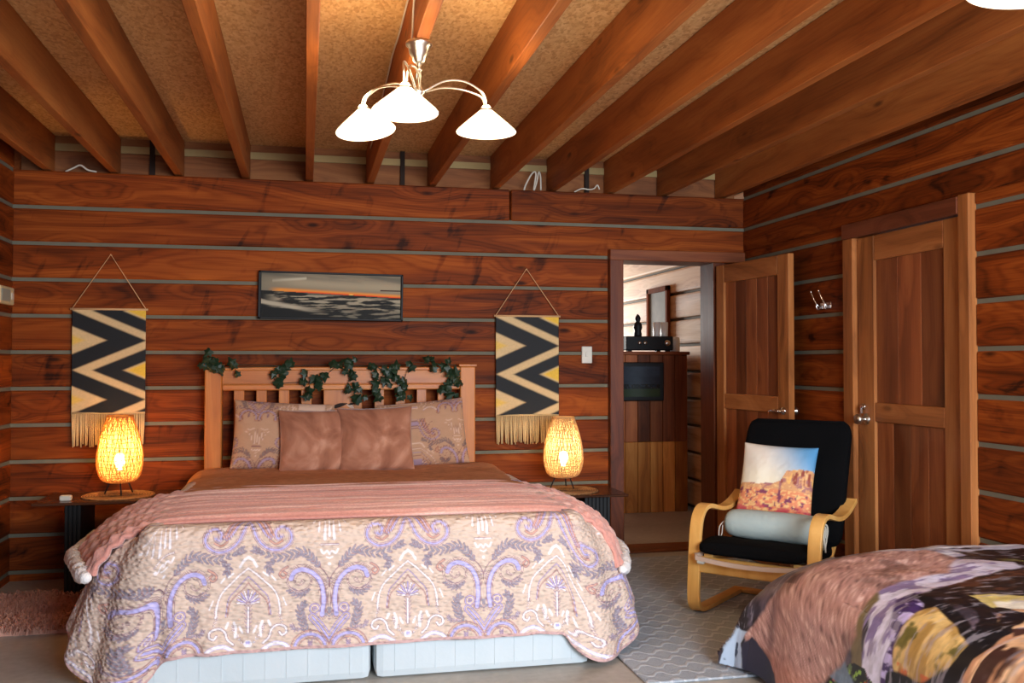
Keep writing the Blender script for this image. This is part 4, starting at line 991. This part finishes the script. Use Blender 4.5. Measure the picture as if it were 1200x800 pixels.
# loose cables
def cable(pts, label, r=.004):
    mb = MB(); mb.tube(smoothpath(pts, 60), r, 6); o = mb.build('electric_cable', M['cable']); tag(o, label, 'cable', 'pale electric cables')
cable([(.3825, 2.6, 2.742), (.384, 3.1, 2.735), (.3835, 3.6, 2.738), (.384, 3.95, 2.725), (.3835, 4.3, 2.735), (.384, 4.6, 2.715), (.3835, 4.95, 2.70), (.384, 5.3, 2.66), (.3835, 5.8, 2.64)], 'pale cable stapled along the side of the joist above the chandelier')
cable([(.384, 2.6, 2.70), (.384, 3.0, 2.71), (.3835, 3.3, 2.70), (.384, 3.42, 2.66), (.384, 3.46, 2.60), (.383, 3.47, 2.55), (.378, 3.462, 2.505), (.372, 3.45, 2.5)], 'pale cable dropping down the joist side into the chandelier ceiling rose')
cable([(1.46, 6.26, 2.503), (1.47, 6.25, 2.54), (1.50, 6.24, 2.60), (1.525, 6.24, 2.63), (1.54, 6.24, 2.62), (1.535, 6.25, 2.56), (1.53, 6.26, 2.505), (1.545, 6.24, 2.56), (1.56, 6.24, 2.63), (1.575, 6.25, 2.60), (1.58, 6.26, 2.51)], 'looped pale cable ends sticking up above the spliced top log', .006)
cable([(1.82, 6.26, 2.507), (1.87, 6.25, 2.53), (1.92, 6.24, 2.525), (1.96, 6.25, 2.535), (1.985, 6.25, 2.56), (2.0, 6.25, 2.53)], 'pale cable end lying on the top log above the doorway', .005)
cable([(-1.46, 6.26, 2.506), (-1.41, 6.25, 2.53), (-1.37, 6.24, 2.545), (-1.33, 6.25, 2.52), (-1.28, 6.25, 2.51)], 'short pale cable end on top log near the left wall', .006)

# ------------------------------------------------------------------ rugs
mb = MB(); mb.box(1.37, 3.02, 3.66, 6.02, .001, .012, .004)
o = mb.build('grey_scallop_rug', M['rug']); tag(o, 'grey rug with pale scallop pattern under the armchair', 'rug')
def sheepskin():
    rr = random.Random(11); mb = MB()
    def inside(x, y): return abs((x + 1.2) / .58) ** 4 + abs((y - 5.36) / .40) ** 4 < 1 + .12 * math.sin(x * 23) + .1 * math.sin(y * 31)
    cnt = 0
    while cnt < 9000:
        x = rr.uniform(-1.735, -.6); y = rr.uniform(4.9, 5.8)
        if not inside(x, y): continue
        cnt += 1; a = rr.uniform(0, 2 * PI) * .5 - 2.2; L = rr.uniform(.035, .085); w = rr.uniform(.002, .005); l = rr.uniform(.3, 1.1)
        d = Vector((math.cos(a), math.sin(a), 0)); s = Vector((-d.y, d.x, 0)); b = Vector((x, y, .008))
        p1 = b + d * L * .4 * l + Vector((0, 0, L * .55)); p2 = b + d * L * l + Vector((0, 0, L * .5 * (1.2 - l * .5)))
        for p in (p1, p2):
            if p.x < -1.73: p.x = -1.73
        mb.add([b - s * w, b + s * w, p1 + s * w * .8, p1 - s * w * .8, p2], [(0, 1, 2, 3), (3, 2, 4)])
    pts = []
    for k in range(64):
        a = 2 * PI * k / 64; c, s_ = math.cos(a), math.sin(a); r = (abs(c) ** 4 + abs(s_) ** 4) ** -.25
        pts.append((max(-1.2 + .56 * r * c, -1.73), 5.36 + .385 * r * s_))
    n = len(pts); mb.add([(x, y, .001) for x, y in pts] + [(x, y, .02) for x, y in pts], [tuple(range(n, 2 * n)), *[(i, (i + 1) % n, n + (i + 1) % n, n + i) for i in range(n)]])
    o = mb.build('sheepskin_rug', M['fluff']); tag(o, 'shaggy pinkish sheepskin rug on the floor between left wall and bed', 'rug')
sheepskin()

# ------------------------------------------------------------------ bentwood armchair
ACX, ACY = 2.175, 4.355
ac = thing('bentwood_armchair', 'cantilever birch armchair with black cushion pad by the doors', 'armchair', (ACX, ACY, .012), -math.radians(48))
def sidepath(x):
    return smoothpath([(x, .64, .014), (x, .45, .013), (x, .26, .013), (x, .13, .014), (x, .065, .022), (x, .028, .055), (x, .018, .11), (x, .026, .22), (x, .038, .34), (x, .052, .43), (x, .075, .495), (x, .12, .535), (x, .18, .545), (x, .25, .532), (x, .34, .513), (x, .44, .508), (x, .54, .525), (x, .62, .552), (x, .66, .57)], 90)
for x in (-.312, .312):
    mb = MB(); mb.strip(sidepath(x), (1, 0, 0), .066, .024); mb.build('side_frame', M['birch'], ac, .004)
mb = MB(); mb.box(-.28, .28, .016, .04, .222, .305, .005); mb.build('front_rail', M['birch'], ac)
mb = MB(); mb.box(-.285, .285, .585, .645, .004, .026, .005); mb.build('floor_rail', M['birch'], ac)
inner = lambda x: smoothpath([(x, .03, .31), (x, .18, .285), (x, .34, .262), (x, .46, .262), (x, .55, .32), (x, .60, .42), (x, .66, .58), (x, .73, .78), (x, .79, .95)], 50)
for x in (-.235, .235):
    mb = MB(); mb.strip(inner(x), (1, 0, 0), .05, .02); mb.build('seat_rail', M['birch'], ac, .003)
for (y, z) in ((.635, .46), (.70, .66), (.775, .90)):
    mb = MB(); mb.box(-.21, .21, y - .01, y + .012, z - .03, z + .03, .004); mb.build('back_crossbar', M['birch'], ac)
def pad(name, ctrl, hw, t, mat, n=40, m=28, endr=.1):
    P = smoothpath(ctrl, n); vs = []
    L = [0]
    for a, b in zip(P[:-1], P[1:]): L.append(L[-1] + (b - a).length)
    tot = L[-1]
    for i, p in enumerate(P):
        tn = (P[min(i + 1, n)] - P[max(i - 1, 0)]).normalized(); nn = Vector((0, -tn.z, tn.y))
        if nn.z < 0 and abs(tn.z) < .5: nn = -nn
        e = min(L[i], tot - L[i]); ef = math.sqrt(max(0, 1 - max(0, 1 - e / (t * .55)) ** 2)); wf = 1 if e > endr else 1 - (1 - math.sqrt(max(0, 1 - (1 - e / endr) ** 2))) * .16
        for k in range(m):
            a = 2 * PI * k / m; ca, sa = math.cos(a), math.sin(a)
            xx = hw * wf * math.copysign(abs(ca) ** .28, ca); tt = t / 2 * ef * math.copysign(abs(sa) ** .55, sa)
            dimple = .006 * math.sin(L[i] * 22) * math.cos(xx * 12) * (sa > 0)
            vs.append(p + Vector((xx, 0, 0)) + nn * (tt + dimple * ef))
    fs = [(i * m + k, i * m + (k + 1) % m, (i + 1) * m + (k + 1) % m, (i + 1) * m + k) for i in range(n) for k in range(m)]
    fs += [tuple(range(m - 1, -1, -1)), tuple(n * m + k for k in range(m))]
    mb = MB(); mb.add(vs, fs, 0, True); o = mb.build(name, mat, ac); fixnormals(o); return o
seat_pad = pad('seat_pad', [(0, -.045, .358), (0, .1, .366), (0, .25, .34), (0, .40, .32), (0, .50, .335)], .278, .07, M['blackfab'])
pad('back_pad', [(0, .525, .33), (0, .565, .42), (0, .62, .57), (0, .69, .77), (0, .765, .985)], .295, .09, M['blackfab'])
mb = MB(); mb.strip([(-.272, -.035 + .0, .318)] + [(x, -.06 - .012 * (1 - (x / .27) ** 2), .314 - .016 * (1 - (x / .27) ** 2)) for x in np.linspace(-.262, .262, 15)] + [(.272, -.035, .318)], (0, 0, 1), .022, .012)
for s in (-1, 1): mb.strip([(s * .276, -.035, .318), (s * .28, .2, .305), (s * .28, .45, .285)], (0, 0, 1), .022, .012)
mb.build('pad_edging', M['beige'], seat_pad)
for x in (-.24, .235):
    mb = MB(); mb.box(x - .022, x + .022, -.064, -.03, .282, .315, .008); mb.build('pad_tie', M['white'], seat_pad)
# printed cushion
def canyon(u, v):
    w = .41; U = u / w + .5; V = v / w + .5
    c = np.zeros((len(U), 3)) + np.array(rgb(232, 220, 204)); c = mixc(c, rgb(244, 232, 200), (1 - sstep(.42, .8, V)) * .6)
    c = mixc(c, rgb(94, 158, 204), sstep(.55, 1.15, U * .75 + V * .45)); c = mixc(c, rgb(70, 128, 176), sstep(.85, 1.25, U * .6 + V * .6) * .6)
    ridge = .40 + .05 * U + .05 * (fbm(U * 7, U * 0 + 1, 3) - .5) + .15 * sstep(.58, .68, U) * (1 - .25 * (fbm(U * 12, U * 0, 7) - .3)) + .05 * sstep(.45, .6, U)
    land = V < ridge; n1 = fbm(U * 20, V * 24, 11); n2 = fbm(U * 30, V * 44, 13)
    cl = np.zeros((len(U), 3)) + np.array(rgb(218, 160, 112)); cl = mixc(cl, rgb(170, 112, 112), sstep(.5, .66, n1)); cl = mixc(cl, rgb(246, 206, 140), sstep(.58, .72, n2) * .7)
    vs_ = fbm(U * 34, V * 6, 19); cl = mixc(cl, rgb(150, 74, 62), sstep(.52, .64, vs_) * (V > .44) * (U > .58)); cl = mixc(cl, rgb(246, 190, 108), (1 - sstep(.3, .42, vs_)) * (V > .44) * (U > .58))
    lo = 1 - sstep(.33, .37, V)
    cl = mixc(cl, rgb(226, 140, 100), lo); cl = mixc(cl, rgb(240, 196, 130), lo * sstep(.5, .62, n2)); cl = mixc(cl, rgb(130, 66, 92), lo * sstep(.58, .68, n1)); cl = mixc(cl, rgb(196, 74, 86), lo * (1 - sstep(.05, .2, V)) * sstep(.4, .55, fbm(U * 9, V * 30, 17)))
    return np.where(land[:, None], cl, c)
o = pillow('canyon_print_cushion', .41, .40, .12, M['cushprint'], canyon, .045, 70, 4)
o.location = (0, 0, 0)
th_ = -math.radians(48)
def chairpt(x, y, z): return (ACX + x * math.cos(th_) - y * math.sin(th_), ACY + x * math.sin(th_) + y * math.cos(th_), z + .012)
place(o, chairpt(-.045, .515, .662), -.33, .03, th_ + .05); tag(o, 'square cushion printed with red desert mesa on the black armchair', 'cushion')
bo = thing('fleece_bolster', 'pale blue-grey fleece bolster lying across the black armchair seat', 'bolster', chairpt(-.01, .37, .435), th_)
mb = MB(); n = 48
prof = [(0, -.262), (.03, -.262), (.055, -.255), (.07, -.235), (.076, -.2), (.079, -.1), (.078, 0), (.079, .1), (.076, .2), (.07, .235), (.055, .255), (.03, .262), (0, .262)]
mb.lathe(prof, 40, 0, (0, 0, 0), Matrix.Rotation(PI / 2, 4, 'Y') @ Matrix.Diagonal((1, 1.06, 1, 1))); mb.build('rolled_fleece', M['bolster'], bo)
for k in range(4):
    mb = MB(); r = .026 + .007 * k
    mb.tube([(.262 + .008 * k + .006 * math.sin(a * 2), -.045 + r * math.cos(a) * .6, -.025 + r * 1.5 * math.sin(a)) for a in np.linspace(0, 2 * PI, 24)[:-1]], .0045, 6, closed=True); mb.build('carry_loop', M['cable'], bo)
mb = MB(); mb.tube(smoothpath([(-.258, -.03, .02), (-.285, -.05, -.02), (-.285, -.06, -.075), (-.27, -.06, -.06), (-.268, -.05, -.01)], 20), .003, 6); mb.build('drawstring', M['cable'], bo)

# ------------------------------------------------------------------ second bed with the animal-print cover
def sidebed():
    b = thing('single_bed', 'low single bed base under the animal-print cover', 'bed', (2.52, 2.7, 0))
    mb = MB(); mb.box(-.5, .5, -1.0, .96, .1, .28, .02); mb.build('bed_base', M['tick'], b)
    mb = MB(); mb.box(-.5, .5, -1.0, .96, .28, .44, .04); mb.build('mattress', M['tick'], b)
    for x in (-.45, .45):
        for y in (-.9, .9):
            mb = MB(); mb.box(x - .03, x + .03, y - .03, y + .03, .0, .1, .004); mb.build('leg', M['black'], b)
    # cover: height field of arc lengths. s: across (0 at left edge, >0 on top, <0 hanging), t along (0 at the end by the door, >0 hanging there)
    top = .505; Rr = .1
    xe, ye = 1.965, 3.72                           # the cover's outer planes
    s = np.concatenate([np.arange(-.46, .5, .0042), np.arange(.5, 1.09, .008)])
    t = np.concatenate([np.arange(-1.8, -1.3, .012), np.arange(-1.3, -.75, .0046), np.arange(-.75, .40, .0058)])
    SS, TT = np.meshgrid(s, t); SS = SS.ravel(); TT = TT.ravel()
    def prof(a):
        """a = distance past the edge (negative on top): returns outward offset, drop"""
        out = np.where(a < -Rr * .57, a, 0.0); drop = np.zeros_like(a)
        q = np.clip((a + Rr * .57) / (Rr * PI / 2), 0, 1) * PI / 2
        r_ = a > -Rr * .57
        out = np.where(r_, -Rr * .57 - Rr * .43 * 0 + Rr * np.sin(q) * 1.0, out); drop = np.where(r_, Rr * (1 - np.cos(q)), 0)
        h_ = np.maximum(a + Rr * .57 - Rr * PI / 2, 0)
        return out + .10 * h_, drop + h_ * .99
    ha, hb = np.clip(-SS, 0, 1), np.clip(TT, 0, 1); kk = np.where((ha > 0) & (hb > 0), np.maximum(ha, hb) / (np.hypot(ha, hb) + 1e-9), 1)
    ox, dx = prof(np.where(SS < 0, -SS * kk, -SS)); oy, dy = prof(np.where(TT > 0, TT * kk, TT))
    X = xe - Rr * .57 - ox; Y = ye - Rr * .57 + oy; Z = top - dx - dy
    both = np.minimum(np.clip(-SS, 0, 1), np.clip(TT, 0, 1))
    Z = Z + np.minimum(dx, dy) * .55
    X = X - both * .22; Y = Y + both * .16
    rad = np.hypot(np.clip(.30 - SS, 0, 1), np.clip(TT + .34, 0, 1)); Z = Z - .17 * sstep(.12, .62, rad) * (np.clip(Z, .1, .5) / .5)
    Z = Z + .016 * (fbm(X * 4, Y * 4, 3) - .5) * 2 * (SS > 0) + .02 * np.exp(-((SS - .55) / .35) ** 2) * (TT < 0) + .02 * sstep(.2, .9, SS)
    fold = .014 * np.sin(TT * 15 + 2 * fbm(TT * 3, SS * 2, 5)) * np.clip(-SS / .45, 0, 1); X = X - fold * 1.0
    Z = np.maximum(Z, .02 + .01 * np.sin(X * 30 + Y * 20)); X = np.minimum(X, 3.05)
    # print
    x = SS; y = 3.72 + TT
    wx = x + .03 * (fbm(x * 9, y * 9, 21) - .5); wy = y + .05 * (fbm(x * 9, y * 9, 22) - .5)
    c = np.zeros((len(x), 3)) + np.array(rgb(58, 52, 62)); n = fbm(x * 10, y * 10, 31); n2 = fbm(x * 34, y * 34, 33)
    c = mixc(c, rgb(118, 104, 120), sstep(.45, .7, n) * .8); c = mixc(c, rgb(34, 26, 26), sstep(.5, .62, fbm(x * 6, y * 6, 35)))
    def soft_in(pts, e=.007):
        return sstep(-e, e, np.where(inpoly(wx, wy, pts), 1, -1) * segdist(wx, wy, list(pts) + [pts[0]]))
    def reg(pts, col, soft=None):
        nonlocal c
        c = mixc(c, col, soft_in(pts))
    # rippling water streaks at the far end and along the bed
    st = fbm(x * 7 + y * 3, y * 26 - x * 8, 41)
    wat = (y > 3.12 + .35 * x * 0) & (x > .25)
    c = mixc(c, rgb(28, 26, 34), wat * 1.0); c = mixc(c, rgb(176, 170, 196), wat * sstep(.46, .6, st)); c = mixc(c, rgb(232, 230, 240), wat * sstep(.58, .72, st) * .8)
    reg([(.65, 3.46), (1.2, 3.46), (1.2, 3.12), (.72, 3.18)], rgb(36, 30, 30))
    c = mixc(c, rgb(120, 120, 74), inpoly(wx, wy, [(.7, 3.3), (1.2, 3.26), (1.2, 3.2), (.75, 3.22)]) * sstep(.4, .6, n))
    # lavender stream
    reg([(.095, 3.06), (.217, 3.09), (.55, 3.30), (.78, 3.2), (.68, 3.06), (.38, 2.963), (.137, 2.915), (-.03, 2.81), (-.129, 2.828), (-.4, 2.86), (-.4, 2.95), (-.124, 2.94), (-.03, 2.93)], rgb(222, 216, 236))
    c = mixc(c, rgb(140, 124, 168), inpoly(wx, wy, [(.095, 3.06), (.55, 3.30), (.78, 3.2), (.38, 2.963), (.137, 2.915), (-.03, 2.81), (-.124, 2.94)]) * sstep(.5, .62, fbm(x * 14, y * 40, 43)))
    reg([(.10, 3.06), (.02, 3.06), (-.12, 3.0), (-.2, 2.98), (-.2, 2.93), (-.06, 2.95), (.06, 3.0)], rgb(122, 108, 76))
    # purple quills
    pq = soft_in( [(.084, 2.93), (.18, 2.94), (.10, 2.83), (.02, 2.72), (-.2, 2.75), (-.2, 2.83), (-.131, 2.837), (-.038, 2.808)])
    c = mixc(c, rgb(66, 46, 96), pq * 1.0); c = mixc(c, rgb(196, 182, 226), pq * sstep(.5, .62, fbm(x * 50, y * 22, 45)))
    # tawny bird / rock patch
    oc = soft_in( [(.09, 2.80), (.147, 2.795), (.1, 2.66), (.015, 2.48), (-.06, 2.50), (-.109, 2.624), (-.135, 2.738), (-.04, 2.79)])
    c = mixc(c, rgb(176, 138, 76), oc * 1.0); c = mixc(c, rgb(222, 186, 120), oc * sstep(.45, .65, fbm(x * 12, y * 30, 47))); c = mixc(c, rgb(110, 100, 50), oc * sstep(.55, .68, fbm(x * 18, y * 16, 49)))
    c = mixc(c, rgb(206, 110, 60), oc * (x < -.07) * sstep(.4, .6, n2))
    reg([(.235, 2.956), (.4, 3.0), (.75, 3.13), (1.2, 3.1), (1.2, 2.7), (.45, 2.78), (.271, 2.826)], rgb(40, 32, 30))
    c = mixc(c, rgb(96, 60, 44), inpoly(wx, wy, [(.3, 2.98), (.75, 3.1), (1.2, 3.05), (1.2, 2.75), (.45, 2.8)]) * sstep(.5, .64, st) * .8)
    reg([(.263, 2.82), (.46, 2.78), (.6, 2.7), (.36, 2.66), (.237, 2.645)], rgb(206, 186, 116)); reg([(.3, 2.74), (.45, 2.72), (.36, 2.66), (.25, 2.65)], rgb(226, 218, 200))
    # foliage and water low on the side
    gb = inpoly(wx, wy, [(-.6, 3.30), (-.19, 3.10), (-.11, 2.94), (-.2, 2.8), (-.17, 2.55), (-.3, 2.3), (-.6, 2.3)]) & (x < -.13)
    c = mixc(c, rgb(28, 34, 30), gb * 1.0); c = mixc(c, rgb(104, 128, 84), gb * sstep(.54, .64, n2)); c = mixc(c, rgb(150, 190, 80), gb * sstep(.6, .68, fbm(x * 60, y * 60, 51))); c = mixc(c, rgb(196, 90, 50), gb * sstep(.64, .7, fbm(x * 40, y * 40, 53)))
    c = mixc(c, rgb(150, 130, 170), (gb & (y < 2.9) & (y > 2.76)) * sstep(.45, .6, n2))
    reg([(-.219, 3.12), (-.14, 3.05), (-.198, 2.964), (-.29, 2.93), (-.24, 3.0)], rgb(128, 152, 178))
    # tawny striped coat
    tw = soft_in( [(-.5, 2.50), (-.135, 2.459), (.029, 2.467), (.237, 2.645), (.336, 2.665), (.42, 2.63), (.6, 2.4), (.6, 1.8), (-.5, 1.8)])
    c = mixc(c, rgb(190, 138, 104), tw * 1.0); c = mixc(c, rgb(232, 190, 150), tw * sstep(.45, .62, fbm(x * 8, y * 26, 55))); c = mixc(c, rgb(66, 40, 36), tw * sstep(.54, .62, fbm(x * 5, y * 15, 57)))
    # dark branches
    for pts, wd in (([(.14, 2.9), (.13, 2.76), (.06, 2.53), (.10, 2.50)], .016), ([(.25, 2.93), (.24, 2.78), (.16, 2.60), (.05, 2.48)], .02), ([(.19, 2.71), (.26, 2.60), (.27, 2.66)], .022), ([(-.13, 2.77), (-.125, 2.612), (-.05, 2.50), (.05, 2.48), (.12, 2.5), (.26, 2.6)], .030), ([(-.06, 2.50), (-.14, 2.53), (-.24, 2.545), (-.4, 2.53)], .036), ([(-.125, 2.76), (-.135, 2.66)], .02)):
        d = segdist(wx, wy, pts); c = mixc(c, rgb(18, 20, 26), 1 - sstep(wd, wd + .008, d))
    edge = (y > 3.40 + .05 * np.sin(x * 9)) & (x > .42); c = mixc(c, rgb(196, 196, 214), edge * sstep(.40, .55, fbm(x * 5, y * 40, 71))); c = mixc(c, rgb(240, 240, 246), edge * sstep(.52, .66, fbm(x * 4 + 3, y * 34, 72)))
    fine = fbm(x * 46, y * 70 + x * 20, 73); c = c * (.72 + .56 * fine)[:, None]; c = mixc(c, rgb(176, 168, 180), sstep(.60, .72, fbm(x * 16, y * 60, 74)) * .45)
    # brown fur
    fp = [(-.45, 3.70), (-.24, 3.76), (-.137, 3.67), (-.02, 3.56), (.15, 3.53), (.35, 3.55), (.58, 3.46), (.60, 3.30), (.42, 3.13), (.205, 3.108), (.08, 3.055), (-.055, 2.987), (-.168, 3.067), (-.303, 3.208), (-.412, 3.30), (-.55, 3.40), (-.5, 3.55)]
    f = soft_in(fp, .012); ang = .6; wp = .10 * (fbm(x * 2.2, y * 2.2, 61) - .5); wq = .10 * (fbm(x * 2.2, y * 2.2, 62) - .5); ox_, oy_ = x, y; x, y = x + wp, y + wq
    hair = vnoise((x * np.cos(ang) + y * np.sin(ang)) * 34, (-x * np.sin(ang) + y * np.cos(ang)) * 190, 63) * .6 + vnoise((x * np.cos(ang + .25) + y * np.sin(ang + .25)) * 22, (-x * np.sin(ang + .25) + y * np.cos(ang + .25)) * 110, 65) * .4
    x, y = ox_, oy_
    c = mixc(c, rgb(192, 146, 136), f * 1.0); c = mixc(c, rgb(240, 206, 194), f * sstep(.5, .9, hair) * .8); c = mixc(c, rgb(92, 58, 54), f * sstep(.52, .95, 1 - hair) * .8)
    c = mixc(c, rgb(86, 58, 62), f * .6 * (1 - sstep(.0, .05, np.abs(y - 3.55 + .1 * x))) * (x < .0)); c = mixc(c, rgb(40, 26, 28), f * sstep(3.42, 3.56, y - .12 * x) * (x > .0) * .85); c = mixc(c, rgb(194, 120, 88), f * (1 - sstep(-.34, -.22, x)) * .45)
    c = mixc(c, rgb(60, 36, 34), f * .5 * sstep(.52, .66, fbm(x * 6, y * 6, 67)))
    # dark navy hem and pale corner
    reg([(-.6, 3.80), (-.30, 3.78), (-.24, 3.70), (-.33, 3.57), (-.45, 3.46), (-.6, 3.44)], rgb(42, 42, 62))
    reg([(-.6, 4.2), (-.2, 4.0), (-.22, 3.74), (-.30, 3.80), (-.44, 3.74), (-.6, 3.74)], rgb(176, 192, 212)); c = mixc(c, rgb(60, 70, 90), ((y > 3.74) & (x < -.2)) * sstep(.55, .66, fbm(x * 20, y * 9, 69)))
    o = npmesh('animal_print_cover', np.column_stack([X, Y, Z]), len(s), len(t), M['animal'], c, flip=True)
    md = o.modifiers.new('thick', 'SOLIDIFY'); md.thickness = .015; md.offset = -1
    tag(o, 'glossy wildlife-print cover with brown fur and water, spread over the low bed', 'bed cover')
sidebed()
# ------------------------------------------------------------------ light
w = bpy.data.worlds.new('sky'); S.world = w; w.use_nodes = True
bg = w.node_tree.nodes['Background']; bg.inputs[0].default_value = (.72, .84, 1, 1); bg.inputs[1].default_value = .6
def lamp(name, ty, loc, energy, col, rot=(0, 0, 0), **kw):
    l = bpy.data.lights.new(name, ty); l.energy = energy; l.color = col
    for k, v in kw.items(): setattr(l, k, v)
    o = bpy.data.objects.new(name, l); C.objects.link(o); o.location = loc; o.rotation_euler = rot
    return o
lamp('front_window_daylight', 'AREA', (1.8, -1.25, 1.55), 430, (.80, .90, 1), (PI / 2 - .42, 0, 0), shape='RECTANGLE', size=2.4, size_y=1.6)
lamp('hall_window_daylight', 'AREA', (2.75, 12.35, 1.8), 300, (1, .97, .92), (-PI / 2, 0, 0), shape='RECTANGLE', size=.9, size_y=.7)
for (x, y, z), e in CHAND: lamp('chandelier_light', 'POINT', (x, y, z), e, (1, .76, .46), shadow_soft_size=.06)
for ((x, y, z), e), c in zip(WICK, ((1, .54, .17), (1, .80, .55))): lamp('wicker_lamp_bulb', 'POINT', (x, y, z), e, c, shadow_soft_size=.025)
lamp('pendant_bulb', 'POINT', PEND, 6, (1, .72, .4), shadow_soft_size=.03)
# ------------------------------------------------------------------ camera
cam = bpy.data.cameras.new('camera'); cam.sensor_width = 36; cam.lens = 33.0; cam.clip_end = 100
co = bpy.data.objects.new('camera', cam); C.objects.link(co)
co.location = (0, 0, 1.32); co.rotation_euler = (PI / 2 + math.radians(1.3), 0, -math.radians(12.4))
S.camera = co
vs = S.view_settings; vs.view_transform = 'Standard'; vs.look = 'None'; vs.gamma = 1; vs.use_curve_mapping = False; vs.exposure = 0.0
S.display_settings.display_device = 'sRGB'
S.cycles.use_denoising = True
S.cycles.max_bounces = 8; S.cycles.diffuse_bounces = 5
S.cycles.sample_clamp_indirect = 6
